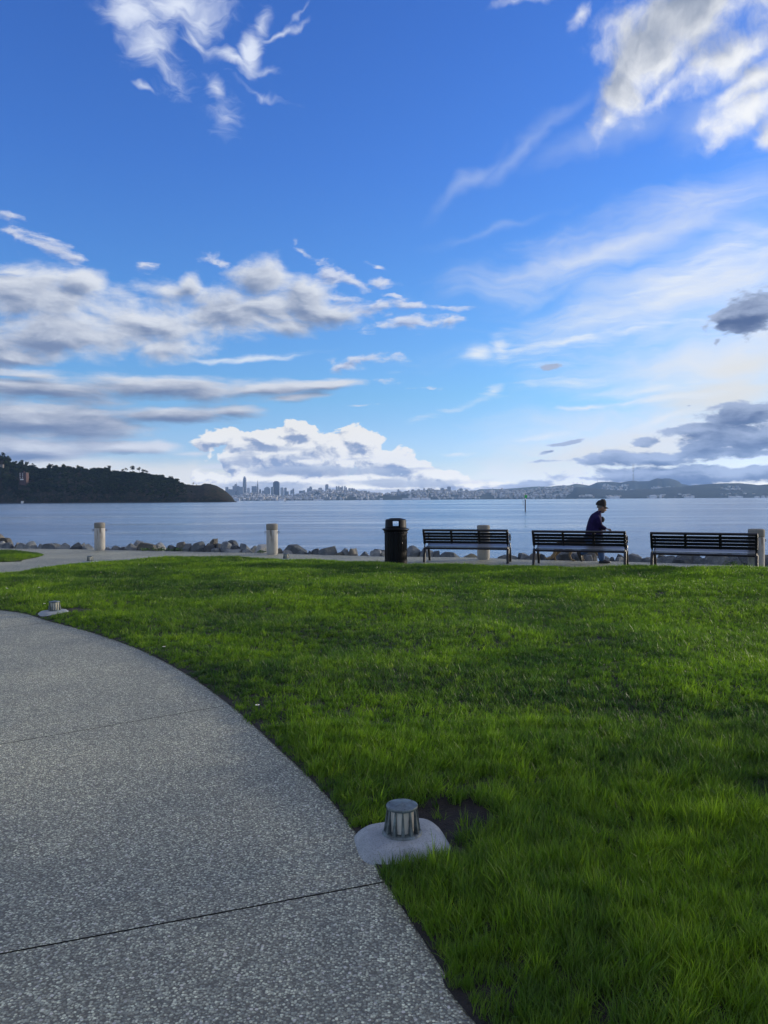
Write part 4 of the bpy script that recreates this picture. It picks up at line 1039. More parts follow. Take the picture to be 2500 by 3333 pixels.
# ---------------------------------------------------------------- far shore: terrain, woodland, city
def interp(L, x):
    if x <= L[0][0]: return L[0][1]
    for (a, b), (c, d) in zip(L, L[1:]):
        if a <= x <= c: return b + (d - b) * (x - a) / max(c - a, 1e-6)
    return L[-1][1]
def ridge(name, sil, Y0, Y1, mat, step=4, rows=10, drop=0.0, rough=2.0, pw=.8, back=1.3, seed=0.0):
    """hill whose crest, seen from here, follows the traced skyline"""
    xs = []; x = sil[0][0]
    while x <= sil[-1][0]: xs.append(x); x += step
    V, F = [], []
    for px in xs:
        py = interp(sil, px) + drop
        ct = at_y(px, py, Y1); zc = max(ct.z, -1.4); k = ct.x / Y1
        for r in range(rows + 1):
            t = r / rows; Y = Y0 + (Y1 - Y0) * t
            n = mnoise.noise(Vector((k * Y * .004 + seed, Y * .004, seed))) * .6 + mnoise.noise(Vector((k * Y * .013, Y * .013, seed))) * .4
            z = -2.0 + (zc + 2.0) * (t ** pw) * (1 + .10 * n * (1 - t) * 2) + rough * n * math.sin(math.pi * t)
            V.append((k * Y, Y, z))
        V.append((k * (Y1 + (Y1 - Y0) * back), Y1 + (Y1 - Y0) * back, -2.5))
    n = rows + 2
    for i in range(len(xs) - 1):
        for r in range(n - 1): a = i * n + r; F.append((a, a + n, a + n + 1, a + 1))
    return tag(mesh_obj(name, V, F, mat, smooth=True), kind='structure')
def hill_mat(name, a, b, c, sc, sc2):
    m = M(name); p = m.world(); n1 = m.noise(p, sc, 6, .65); n2 = m.noise(p, sc2, 5, .7)
    col = m.mix(m.step(n1, .4, .6), a, b); col = m.mix(m.step(n2, .5, .66, 0, .8), col, c)
    return m.set(col=col, rough=.95, spec=.1, normal=m.bump(n2, .35 / sc2 * .3))
MAT_BLUFF = hill_mat('scrub_bluff', (.010, .016, .008), (.028, .024, .016), (.075, .055, .038), .05, .22)
MAT_CITYHILL = hill_mat('city_hill', (.030, .045, .022), (.05, .06, .035), (.09, .09, .075), .006, .03)
MAT_FOREST = hill_mat('forest_hill', (.008, .016, .010), (.014, .024, .014), (.024, .032, .02), .004, .02)
MAT_FARHILL = hill_mat('grass_hill', (.07, .085, .045), (.10, .11, .06), (.05, .06, .035), .002, .01)

IS = [(-500, 1440), (-300, 1452), (-120, 1466), (0, 1477), (10, 1479), (24, 1487), (39, 1497), (67, 1501), (89, 1506), (96, 1510), (135, 1522), (150, 1517), (169, 1514), (210, 1516), (284, 1520), (342, 1523), (357, 1521), (376, 1531), (400, 1534), (431, 1531), (465, 1534),
      (477, 1538), (501, 1544), (523, 1549), (554, 1555), (573, 1561), (585, 1568), (605, 1572.5), (629, 1575), (653, 1579.5), (665, 1573.5), (684, 1575), (706, 1581.4), (725, 1592), (742, 1604), (754, 1616), (764, 1631), (769, 1634.5), (772, 1636)]
IY0, IY1 = 1560.0, 1690.0
def drop_trees(px): return 9 if px < 560 else (4 if px < 640 else 0)
IS2 = [(x, y + drop_trees(x)) for x, y in IS]
isl = ridge('headland', IS2, IY0, IY1, MAT_BLUFF, step=2, rows=22, rough=5.0, pw=.62, back=1.0, seed=3)
def island_pt(px, t):
    ct = at_y(px, interp(IS2, px), IY1); k = ct.x / IY1; Y = IY0 + (IY1 - IY0) * t
    return Vector((k * Y, Y, -2 + (ct.z + 2) * t ** .62))
# thin dark tidal rock line at the foot
V, F = [], []
for i, px in enumerate(range(-500, 771, 5)):
    k = at_y(px, 1630, IY0).x / IY0; h = -.6 + .9 * abs(mnoise.noise(Vector((px * .11, 0, 0))))
    V += [(k * (IY0 - 3), IY0 - 3, -2.2), (k * (IY0 - 2), IY0 - 2, h), (k * (IY0 + 4), IY0 + 4, h + .3)]
    if i: a = 3 * i - 3; F += [(a, a + 3, a + 4, a + 1), (a + 1, a + 4, a + 5, a + 2)]
tag(mesh_obj('tidal_rocks', V, F, mottled('wet_rock', (.008, .009, .012), (.02, .02, .022), .2, .7)), kind='structure')

def leaf_mat(name, a, b, c):
    m = M(name); p = m.pos(); n1 = m.noise(p, .35, 4, .6); n2 = m.noise(p, 2.0, 3, .6); r = m.n('ShaderNodeObjectInfo').outputs['Random']
    col = m.mix(m.step(n1, .35, .65), a, b); col = m.mix(m.step(n2, .55, .7, 0, .6), col, c)
    col = m.mix(1.0, col, m.ramp(r, [(0, (.6, .65, .7)), (.5, (1, 1, 1)), (.85, (1.35, 1.3, 1.0)), (1, (2.0, 1.7, 1.2))]), 'MULTIPLY')
    return m.set(col=col, rough=.8, spec=.15)
MAT_CROWN = leaf_mat('crown_leaves', (.013, .025, .011), (.022, .038, .014), (.045, .058, .024))
MAT_TRUNK = mottled('tree_bark', (.05, .035, .025), (.09, .07, .05), .6, .9)
def crown_mesh(seed, rx, rz, n, leaf, lumps=9, flat=0.0):
    rng = random.Random(seed); vs, fs = [], []
    L = []
    for k in range(lumps):
        a = rng.uniform(0, 6.28); r = rx * rng.uniform(.1, .72); L.append((r * math.cos(a), r * math.sin(a), rng.uniform(-.45, .75) * rz, rng.uniform(.32, .55) * rx))
    for k in range(n):
        cx, cy, cz, cr = rng.choice(L); d = Vector((rng.gauss(0, 1), rng.gauss(0, 1), rng.gauss(.25, 1))).normalized() * cr * rng.uniform(.75, 1.08)
        c = Vector((cx, cy, cz)) + Vector((d.x, d.y, d.z * (rz / rx) ** .6)); s = leaf * rng.uniform(.6, 1.3)
        a = Vector((rng.gauss(0, 1), rng.gauss(0, 1), rng.gauss(0, .7))).normalized() * s; b = a.cross(d.normalized() + Vector((rng.gauss(0, .4), rng.gauss(0, .4), rng.gauss(0, .4)))).normalized() * s * .7
        i = len(vs); vs += [tuple(c - a - b), tuple(c + a - b * .6), tuple(c + a * .7 + b), tuple(c - a * .8 + b)]; fs.append((i, i + 1, i + 2, i + 3))
    me = bpy.data.meshes.new('crown'); me.from_pydata(vs, [], fs); me.materials.append(MAT_CROWN); return me
CROWNS = [crown_mesh(s, 5.2, 4.2, 420, .62) for s in (1, 2, 3, 4)] + [crown_mesh(9, 3.2, 2.0, 220, .5, 6)]
COBJ = [bpy.data.objects.new('crown', c_) for c_ in CROWNS]
rng = random.Random(12); pts = []
for k in range(3000):
    px = rng.uniform(-420, 752); t = rng.random() ** .9
    if px > 560 and rng.random() < (px - 560) / 230: continue
    if 56 < px < 92 and .12 < t < .62: continue
    if px < 16 and .55 < t < .85 and px > -12: continue
    p = island_pt(px, max(t, .015)); sc = rng.uniform(.55, 1.15) * (1 if px < 540 else max(.20, 1 - (px - 540) / 150))
    if t < .10: sc *= .5
    pts.append((p.x, p.y, p.z + 2.6 * sc, rng.uniform(0, 6.28), sc, 4 if (px > 600 or rng.random() < .15) else rng.randrange(4)))
me = bpy.data.meshes.new('woodland'); me.from_pydata([q[:3] for q in pts], [], [])
for nm, ty, fld, arr in (('idx', 'INT', 'value', [q[5] for q in pts]), ('rot', 'FLOAT_VECTOR', 'vector', [c_ for q in pts for c_ in (0, 0, q[3])]), ('scl', 'FLOAT', 'value', [q[4] for q in pts])):
    me.attributes.new(nm, ty, 'POINT').data.foreach_set(fld, arr)
me.materials.append(MAT_CROWN); wood = bpy.data.objects.new('woodland', me); COL.objects.link(wood)
def instancer(o, srcs):
    ng = bpy.data.node_groups.new('scatter', 'GeometryNodeTree')
    ng.interface.new_socket('Geometry', in_out='INPUT', socket_type='NodeSocketGeometry'); ng.interface.new_socket('Geometry', in_out='OUTPUT', socket_type='NodeSocketGeometry')
    N_ = ng.nodes.new; L_ = ng.links.new; gi, go = N_('NodeGroupInput'), N_('NodeGroupOutput'); join = N_('GeometryNodeJoinGeometry')
    def attr(nm, ty):
        a = N_('GeometryNodeInputNamedAttribute'); a.data_type = ty; a.inputs[0].default_value = nm; return a.outputs[0]
    for k, t in enumerate(srcs):
        oi = N_('GeometryNodeObjectInfo'); oi.inputs[0].default_value = t; oi.inputs['As Instance'].default_value = True
        cp = N_('FunctionNodeCompare'); cp.data_type = 'INT'; cp.operation = 'EQUAL'; L_(attr('idx', 'INT'), cp.inputs[2]); cp.inputs[3].default_value = k
        ip = N_('GeometryNodeInstanceOnPoints'); L_(gi.outputs[0], ip.inputs['Points']); L_(oi.outputs['Geometry'], ip.inputs['Instance']); L_(cp.outputs[0], ip.inputs['Selection'])
        e2r = N_('FunctionNodeEulerToRotation'); L_(attr('rot', 'FLOAT_VECTOR'), e2r.inputs[0]); L_(e2r.outputs[0], ip.inputs['Rotation']); L_(attr('scl', 'FLOAT'), ip.inputs['Scale']); L_(ip.outputs[0], join.inputs[0])
    L_(join.outputs[0], go.inputs[0]); md = o.modifiers.new('scatter', 'NODES'); md.node_group = ng
instancer(wood, COBJ); tag(wood, 'dense dark woodland covering the headland at the left', 'woodland', kind='stuff')
# trees one can tell apart on the headland's skyline
TR = [(8, 1473, 16, 'left edge, highest of all'), (27, 1483, 12, 'second from the left edge'), (72, 1497.5, 14, 'flat crown above the brick house'), (88, 1502, 11, 'just right of the flat-crowned one'), (106, 1508, 6, 'tiny and alone on the dip'),
      (163, 1510, 20, 'broad dome right of the dip'), (183, 1513, 10, 'small, between two domes'), (211, 1512.5, 18, 'flat broad dome'), (253, 1514, 12, 'small round one midway'), (355, 1514.5, 14, 'ragged, alone on the mid ridge'), (400, 1526, 11, 'first of the group of tall ragged ones'),
      (411, 1524, 9, 'second of the group of tall ragged ones'), (431, 1516.5, 18, 'tallest of the group of ragged ones'), (453, 1521, 14, 'right of the tallest ragged one'), (467, 1527, 13, 'fourth in the ragged group'), (477, 1531, 10, 'last of the ragged group'),
      (526, 1544, 22, 'broad, halfway down to the tip'), (556, 1551, 18, 'pointed, further down to the tip'), (574, 1558, 20, 'last broad one before the bare bluff'), (629.5, 1571, 5, 'tiny lone one on the bare bluff')]
for i, (px, top, wpx, where) in enumerate(TR):
    Yt = IY1 - 6; ap = at_y(px, top, Yt); gz = at_y(px, interp(IS2, px), Yt).z; w = wpx * Yt / FPX
    hgt = max(ap.z - gz, 3.0); t = thing('skyline_tree', 'tree on the headland skyline, ' + where, 'tree', (ap.x, Yt, gz - 1.0), 0, 'trees along the headland skyline')
    ch = min(hgt * .8, w * .75); me = crown_mesh(40 + i, w * .56, ch * .55, 380, max(w * .055, .3), 10)
    o = bpy.data.objects.new('crown', me); COL.objects.link(o); o.parent = t; o.location = (0, 0, hgt + 1.0 - ch * .55)
    f = MB(); f.tube([(0, 0, 0), (w * .03, 0, hgt * .4), (0, 0, hgt * .75 + 1)], [w * .05, w * .035, w * .02], 6); tk = f.build('trunk', MAT_TRUNK, t)
# buildings on the headland
MAT_BRICKR = mottled('red_brick', (.075, .042, .038), (.11, .065, .058), .5, .9)
MAT_PANE = mottled('dark_window', (.02, .025, .03), (.05, .055, .06), .5, .2)
MAT_ROOFG = mottled('slate_roof', (.08, .07, .07), (.13, .11, .11), .4, .9)
Yh = IY0 + (IY1 - IY0) * .32 - 6
q = at_y(74, 1561, Yh); hz = q.z; sc = Yh / FPX
hs = thing('brick_house', 'red brick house with white terrace among trees on the wooded headland', 'house', (q.x, Yh, hz))
W_, H_ = 27 * sc, 22 * sc
f = MB(); f.box((0, 6, H_ / 2 - 6), (W_ * .82, 11, H_ + 12)); f.box((W_ * .30, 4, H_ * .40 - 6), (W_ * .36, 12, H_ * .8 + 12)); f.build('wall', MAT_BRICKR, hs)
f = MB(); f.prism([(-W_ * .43, -.2), (W_ * .43, -.2), (W_ * .43, 12), (-W_ * .43, 12)], H_, H_ + .8); rf = f.build('roof', MAT_ROOFG, hs)
f = MB(); f.box((W_ * .08, 3, H_ + 2.2), (2.0, 2.0, 3.0)); f.build('chimney', MAT_BRICKR, rf)
for zz in (.28, .58, .84):
    for xx in (-.32, -.17, -.02, .14): f = MB(); f.box((W_ * xx, .38, H_ * zz), (1.5, .2, 1.9)); f.build('window', MAT_WHITE if (xx + zz) % .3 > .2 else MAT_PANE, hs)
f = MB(); f.box((-W_ * .02, -2.2, 0.2), (9 * sc, 5, 3.4 * sc)); f.build('terrace', MAT_WHITE, hs)
for px, py, w, h, nm, lab, mt in ((3, 1530, 12, 18, 'grey_house', 'grey house half hidden by trees at the left edge of the headland', mottled('grey_render', (.13, .12, .115), (.19, .18, .17), .3, .9)), (71, 1634.6, 5.5, 3.2, 'boat_shed', 'tiny white shed at the foot of the wooded headland', MAT_WHITE)):
    Yh = IY0 - 4 if py > 1600 else IY0 + (IY1 - IY0) * .60; q = at_y(px, py, Yh); sc = Yh / FPX
    t = thing(nm, lab, 'house' if 'house' in nm else 'shed', (q.x, Yh, q.z))
    f = MB(); f.box((0, 3, h * sc * .5 - 4), (w * sc, 6, h * sc + 8)); f.build('wall', mt, t)
    bm = bmesh.new(); f = MB(); f.prism([(-w * sc * .54, -.4), (w * sc * .54, -.4), (w * sc * .54, 6.4), (-w * sc * .54, 6.4)], h * sc, h * sc + .35); f.build('roof', MAT_ROOFG if 'house' in nm else MAT_WHITE, t)

# the city side: far ridges, then the built-up hillside, then the wooded headlands at the right
L3 = [(1500, 1600), (1552, 1595.5), (1563, 1591.8), (1641, 1591.5), (1690, 1588), (1742, 1583.5), (1792, 1584), (1815, 1580.5), (1852, 1580), (1873, 1574), (1887, 1575.5), (1916, 1580), (1960, 1584), (2050, 1586)]
L2 = [(1880, 1590), (1910, 1583), (1925, 1578), (1945, 1569.5), (1977, 1568), (1997, 1568.5), (2017, 1571), (2027, 1570), (2044, 1566), (2066, 1564.5), (2078, 1567), (2111, 1566), (2125, 1561), (2139, 1556.5), (2154, 1559), (2165, 1556.8), (2180, 1557.5), (2199, 1563), (2213, 1569), (2217, 1575), (2235, 1577.5), (2250, 1582), (2300, 1590)]
L1 = [(1850, 1600), (1867, 1589), (1878, 1584.5), (1945, 1590.5), (2000, 1595), (2040, 1596), (2070, 1592), (2130, 1591.5), (2169, 1586), (2217, 1584.5), (2250, 1580), (2301, 1575.5), (2356, 1573), (2407, 1572.5), (2446, 1576), (2470, 1579), (2482, 1577.5), (2500, 1576.5), (2560, 1574), (2700, 1580), (2900, 1590)]
L4 = [(700, 1622), (745, 1620), (758, 1620), (789, 1612), (805, 1606), (830, 1608), (860, 1610), (892, 1614), (912, 1618), (945, 1616), (962, 1611), (995, 1608), (1016, 1601), (1034, 1597), (1057, 1600), (1093, 1598), (1133, 1601), (1158, 1602), (1195, 1604), (1205, 1607), (1230, 1609), (1260, 1609), (1299, 1605), (1336, 1601), (1375, 1598), (1402, 1592.5), (1416, 1597), (1446, 1599), (1478, 1601), (1523, 1600), (1560, 1600), (1600, 1598), (1647, 1596), (1696, 1596.5), (1742, 1593), (1786, 1591), (1818, 1585.5), (1844, 1584), (1867, 1588.5), (1885, 1596), (1920, 1612), (1950, 1620)]
ridge('far_hills', L3, 11400, 12600, MAT_FARHILL, step=6, rows=6, rough=6, seed=11, back=.5)
ridge('mid_hills', L2, 10300, 11600, MAT_FOREST, step=4, rows=8, rough=6, seed=12)
ridge('wooded_headlands', L1, 7900, 9200, MAT_FOREST, step=4, rows=10, rough=8, pw=.75, seed=13)
CY0, CY1 = 8300.0, 9300.0
ridge('city_hills', L4, CY0, CY1, MAT_CITYHILL, step=4, rows=10, rough=5, pw=.75, seed=14)
def city_pt(px, t):
    ct = at_y(px, interp(L4, px), CY1); k = ct.x / CY1; Y = CY0 + (CY1 - CY0) * t
    return Vector((k * Y, Y, -2 + (max(ct.z, -1.4) + 2) * t ** .75))
def hp(L, Y0, Y1, pw, px, t):
    ct = at_y(px, interp(L, px), Y1); k = ct.x / Y1; Y = Y0 + (Y1 - Y0) * t
    return Vector((k * Y, Y, -2 + (ct.z + 2) * t ** pw))
def wall_mat(name, a, b):
    m = M(name); p = m.pos('Generated'); s = m.sep(p); r = m.n('ShaderNodeObjectInfo').outputs['Random']
    fl = m.m('GREATER_THAN', m.m('FRACT', m.m('MULTIPLY', s[2], 9.0)), .55); cl = m.m('GREATER_THAN', m.m('FRACT', m.m('MULTIPLY', m.m('ADD', s[0], s[1]), 6.0)), .45)
    col = m.mix(m.m('MULTIPLY', m.m('MULTIPLY', fl, cl), .45), m.mix(r, a, b), (.06, .07, .085))
    return m.set(col=col, rough=.7, spec=.3)
WM = [wall_mat('pale_stucco', (.5, .49, .46), (.66, .65, .62)), wall_mat('cream_stucco', (.36, .32, .25), (.48, .43, .35)), wall_mat('grey_facade', (.26, .27, .28), (.36, .37, .38)), wall_mat('tan_facade', (.22, .18, .14), (.32, .27, .22)), wall_mat('white_facade', (.55, .55, .54), (.7, .7, .68))]
def house_mesh(kind, mat):
    f = MB()
    if kind == 0:
        f.box((0, 0, .2), (1, 1, 1.6)); bm = bmesh.new(); v = [bm.verts.new(c_) for c_ in ((-.55, -.55, 1), (.55, -.55, 1), (.55, .55, 1), (-.55, .55, 1), (-.55, 0, 1.32), (.55, 0, 1.32))]
        for q in ((0, 1, 5, 4), (2, 3, 4, 5), (1, 2, 5), (3, 0, 4), (3, 2, 1, 0)): bm.faces.new([v[i] for i in q])
        f.add(bm)
    elif kind == 1: f.box((0, 0, .2), (1, 1, 1.6)); f.box((0, 0, 1.03), (1.05, 1.05, .06)); f.box((.2, .1, 1.15), (.25, .3, .2)); f.box((-.15, -.52, .45), (.35, .12, .9))
    else: f.box((-.2, 0, .2), (.6, 1, 1.6)); f.box((.3, .1, .0), (.4, .8, 1.3)); f.box((-.2, 0, 1.03), (.64, 1.04, .06)); f.box((-.3, -.2, 1.12), (.15, .15, .2))
    bmesh.ops.recalc_face_normals(f.bm, faces=f.bm.faces[:]); me = bpy.data.meshes.new('house'); f.bm.to_mesh(me); f.bm.free(); me.materials.append(mat); return me
HM = [house_mesh(k, WM[w]) for k in (0, 1, 2) for w in (0, 1, 4, 2)]
rng = random.Random(8); spots = []
def street(px): return abs(((px + 7 * math.sin(px * .02)) / 46) % 1 - .5) < .06
for k in range(5200):
    px = rng.uniform(752, 1866); t = rng.random() ** .85 * .98 + .01
    if street(px + t * 14) and px > 1200: continue
    g1 = mnoise.noise(Vector((px * .018, t * 3.0, 5)))
    if g1 > .28 and t < .8: continue
    if 1225 < px < 1330 and t < .55: continue
    if 1060 < px < 1200 and .18 < t < .42 and rng.random() < .8: continue
    p = city_pt(px, t); w = rng.choice((8, 9, 10, 12, 14, 16)) * rng.uniform(.9, 1.2); spots.append((p, w, w * rng.uniform(.55, 1.25)))
for k in range(160):
    px = rng.uniform(1960, 2120); t = rng.uniform(.15, .7); p = hp(L2, 10300, 11600, .8, px, t)
    if 2044 < px and t > .35: continue
    spots.append((p, rng.uniform(12, 26), rng.uniform(10, 24)))
for k in range(60):
    px = rng.uniform(2120, 2200); spots.append((hp(L2, 10300, 11600, .8, px, rng.uniform(.25, .45)), rng.uniform(14, 30), rng.uniform(8, 14)))
for k in range(90):
    px = rng.choice((rng.gauss(1900, 25), rng.gauss(1995, 16), rng.gauss(2120, 14), rng.gauss(2150, 8), rng.gauss(2230, 25), rng.gauss(2400, 45)))
    if px > 1880: spots.append((hp(L1, 7900, 9200, .75, px, rng.uniform(.01, .16)), rng.uniform(12, 34), rng.uniform(7, 12)))
for k in range(26): spots.append((hp(L1, 7900, 9200, .75, rng.gauss(2390, 18), rng.uniform(.35, .6)), rng.uniform(14, 24), rng.uniform(8, 12)))
spots.sort(key=lambda q: -q[1] * q[2] / q[0].y ** 2)
for k, (p, w, h) in enumerate(spots[:300]):
    o = bpy.data.objects.new('house', rng.choice(HM)); COL.objects.link(o)
    o.location = p; o.scale = (w * 1.15, w, h * 1.1); o.rotation_euler = (0, 0, rng.uniform(-.5, .5))
    tag(o, 'small pale house among hundreds on the far city hillside', 'house', 'houses covering the far city hillside')
bm = bmesh.new(); U = [(HM[i], WM.index(HM[i].materials[0])) for i in range(len(HM))]
V, F, MI = [], [], []
for p, w, h in spots[300:]:
    me, mi = rng.choice(U); a = rng.uniform(-.5, .5); ca, sa = math.cos(a), math.sin(a); n0 = len(V)
    for v in me.vertices: x, y, z = v.co; x *= w * 1.15; y *= w; V.append((p.x + x * ca - y * sa, p.y + x * sa + y * ca, p.z + z * h * 1.1))
    for q in me.polygons: F.append([n0 + i for i in q.vertices]); MI.append(mi)
o = mesh_obj('small_houses', V, F, None); [o.data.materials.append(w) for w in WM]; o.data.polygons.foreach_set('material_index', MI)
tag(o, 'the smaller houses filling in the far city hillside', 'houses', kind='stuff')

# towers: (x0, x1, y_top, label, material, shape)
TM = {'p': wall_mat('pale_tower', (.46, .47, .48), (.56, .57, .58)), 'g': wall_mat('grey_tower', (.26, .28, .30), (.36, .38, .40)), 'd': wall_mat('dark_tower', (.06, .07, .10), (.08, .09, .12)), 'b': wall_mat('blue_tower', (.16, .19, .23), (.22, .25, .29)), 'w': wall_mat('white_tower', (.62, .62, .61), (.7, .7, .69))}
TW = [(734, 743.2, 1585.8, 'g', 's'), (744, 758, 1593, 'g', 'l'), (757.5, 764.5, 1582, 'g', 's'), (763.8, 771.5, 1575.5, 'g', 'a'), (771, 779.7, 1582.5, 'g', 's'), (777, 792, 1585, 'g', 'l'), (754, 773, 1600, 'b', 'l'), (805, 813, 1588.5, 'p', 's'),
      (819.5, 826.5, 1583, 'g', 's'), (826, 835.6, 1582.2, 'g', 'a'), (844, 849, 1593, 'd', 's'), (852, 862, 1597.7, 'g', 'l'), (861, 878, 1585, 'g', 't'), (882, 890.5, 1585.5, 'g', 's'), (913.5, 923, 1587, 'p', 's'), (925.6, 933.5, 1588, 'g', 's'), (926, 940, 1600, 'b', 'l'),
      (973.6, 992.6, 1595.5, 'g', 'w'), (999.7, 1006.5, 1590, 'g', 's'), (1006.5, 1016, 1583, 'g', 't'), (1036, 1049, 1587, 'p', 't'), (1059, 1069, 1577, 'g', 'c'), (1069, 1077.5, 1591, 'p', 's'), (1093, 1098.5, 1581.5, 'p', 't'), (1099.6, 1106, 1581.3, 'p', 't'),
      (1107, 1112, 1586, 'g', 's'), (1112, 1117, 1580.6, 'p', 'n'), (1119, 1126, 1581.3, 'w', 't'), (1126, 1129.5, 1587, 'g', 's'), (1134, 1142, 1589, 'p', 's'), (1143, 1150, 1588, 'g', 't'), (1150, 1156, 1591, 'p', 's'), (1157, 1161.5, 1594.5, 'g', 's'), (1164, 1170, 1598, 'p', 's'),
      (1173, 1195, 1597.5, 'g', 'l'), (1190, 1200, 1602.6, 'b', 's'), (1205, 1224, 1603.3, 'g', 'l'), (1272, 1300, 1600.8, 'g', 'l'), (1293.3, 1299.8, 1591.6, 'g', 'n'), (1314, 1331, 1598, 'g', 't'), (1339, 1348, 1594, 'g', 's'), (1357.5, 1366.7, 1593, 'g', 's'),
      (1378, 1383, 1587.5, 'g', 'n'), (1411, 1440, 1597.5, 'p', 'l'), (1418, 1432, 1594.4, 'g', 'l'), (1433, 1446, 1588, 'g', 't'), (1448, 1456, 1593, 'g', 's'), (1456, 1467, 1584.5, 'g', 'c'), (1488, 1495, 1594, 'g', 's'), (1495, 1506, 1590.7, 'g', 'c'), (1514, 1523, 1593.7, 'g', 's')]
ADJ = {'s': 'plain slim', 'l': 'wide low', 'a': 'antenna-topped', 't': 'stepped-top', 'w': 'wide winged', 'c': 'boxy', 'n': 'pointed'}
CW = {'p': 'pale', 'g': 'grey', 'd': 'dark', 'b': 'blue-grey', 'w': 'white'}
landm = [(780, 'left of the tallest skyscraper'), (835, 'between tallest skyscraper and pyramid'), (885, 'between pyramid and dark block'), (965, 'right of the dark block'), (1085, 'on the rise right of downtown'), (1165, 'in the hilltop cluster'), (1320, 'on the low mid ridge'), (1450, 'on the hill right of centre'), (1600, 'right end of the far skyline')]
cnt = {}
for (x0, x1, top, mk, sh) in TW:
    down = x1 < 960; Y = (9800 if down else 9340) + (x0 * 7 % 50); py0 = 1622 if down else interp(L4, (x0 + x1) / 2) + 8
    if (x0, x1) == (1411, 1440): Y = 9050; py0 = 1616
    a, b = at_y(x0, top, Y), at_y(x1, top, Y); z0 = at_y((x0 + x1) / 2, py0, Y).z; w = b.x - a.x; h = a.z - z0; cx = (a.x + b.x) / 2; dp = min(w, 60)
    f = MB()
    if sh in 's': f.box((0, 0, h / 2), (w, dp, h), None, w * .03); f.box((w * .1, 0, h + 2), (w * .4, dp * .4, 4))
    elif sh == 'l': f.box((0, 0, h / 2), (w, dp * .7, h)); f.box((-w * .25, 0, h + 1.5), (w * .3, dp * .4, 3)); f.box((w * .22, 0, h + 1), (w * .2, dp * .4, 2))
    elif sh == 'a': f.box((0, 0, h * .48), (w, dp, h * .96)); f.box((w * .1, 0, h * .98), (w * .7, dp * .8, h * .05)); f.tube([(w * .25, 0, h), (w * .25, 0, h + 22)], 1.4, 6)
    elif sh == 't': f.box((0, 0, h * .44), (w, dp, h * .88)); f.box((0, 0, h * .90), (w * .72, dp * .7, h * .12)); f.box((w * .05, 0, h * .97), (w * .4, dp * .4, h * .06))
    elif sh == 'w': f.box((-w * .1, 0, h * .46), (w * .8, dp * .6, h * .92)); f.prism([(w * .2, -8), (w * .5, -8), (w * .5, 8), (w * .2, 8)], 0, h)
    elif sh == 'c': f.box((0, 0, h * .5), (w, dp, h), None, .5); f.box((0, 0, h * .975), (w * 1.05, dp * 1.05, h * .05)); f.box((0, 0, h + 2), (w * .5, dp * .5, 4))
    elif sh == 'n': f.box((0, 0, h * .42), (w, dp, h * .84)); f.lathe([(w * .46, h * .84), (w * .40, h * .92), (w * .15, h * .97), (0, h)], 8)
    o = f.build('city_tower', TM[mk]); o.location = (cx, Y, z0)
    wh = next(n for lim, n in landm if x0 < lim); key = (mk, sh, wh); cnt[key] = cnt.get(key, 0) + 1
    nth = '' if sum(1 for q in TW if q[3] == mk and q[4] == sh and next(n for lim, n in landm if q[0] < lim) == wh) == 1 else ', %s such from left' % ORD[cnt[key] - 1]
    tag(o, '%s %s tower %s%s' % (CW[mk], ADJ[sh], wh, nth), 'tower', 'towers of the far city skyline')
# four landmark towers with their own shapes
Y = 9900
def tower_base(px, py0, name, label):
    q = at_y(px, py0, Y); return thing(name, label, 'tower', (q.x, Y, q.z)), q.z
t, z0 = tower_base(797, 1620, 'skyscraper', 'tallest skyscraper, rounded and tapering, at the left of the far skyline')
u = Y / FPX; h = at_y(797, 1551, Y).z - z0; f = MB()
def sq(r, z, e=4, n=24): return [(r * (abs(math.cos(a)) ** e + abs(math.sin(a)) ** e) ** (-1 / e) * math.cos(a), r * (abs(math.cos(a)) ** e + abs(math.sin(a)) ** e) ** (-1 / e) * math.sin(a), z) for a in [2 * math.pi * k / n for k in range(n)]]
def loft(secs):
    bm = bmesh.new(); rs = [[bm.verts.new(p) for p in s] for s in secs]
    for A, B_ in zip(rs, rs[1:]):
        for k in range(len(A)): bm.faces.new((A[k], A[(k + 1) % len(A)], B_[(k + 1) % len(A)], B_[k]))
    bm.faces.new(rs[-1]); return bm
f.add(loft([sq(6.2 * u, 0), sq(6.2 * u, h * .45), sq(5.9 * u, h * .65), sq(5.1 * u, h * .82), sq(4.2 * u, h * .93)])); f.build('shaft', TM['b'], t, smooth=True)
f = MB(); f.add(loft([sq(4.15 * u, h * .93), sq(3.5 * u, h * .995), sq(3.2 * u, h)])); f.build('crown', TM['p'], t, smooth=True)
t, z0 = tower_base(839.2, 1616, 'pyramid_tower', 'slim pyramid tower with a needle spire and two small wings')
h1 = at_y(839, 1576, Y).z - z0; h2 = at_y(839, 1561.5, Y).z - z0
f = MB(); f.add(loft([[(s * 3.6 * u, q_ * 3.6 * u, 0) for s, q_ in ((-1, -1), (1, -1), (1, 1), (-1, 1))], [(s * 1.55 * u, q_ * 1.55 * u, h1) for s, q_ in ((-1, -1), (1, -1), (1, 1), (-1, 1))]])); f.build('shaft', TM['g'], t)
f = MB(); f.add(loft([[(s * 1.55 * u, q_ * 1.55 * u, h1 + .1) for s, q_ in ((-1, -1), (1, -1), (1, 1), (-1, 1))], [(s * .2 * u, q_ * .2 * u, h2) for s, q_ in ((-1, -1), (1, -1), (1, 1), (-1, 1))]])); f.build('spire', TM['p'], t)
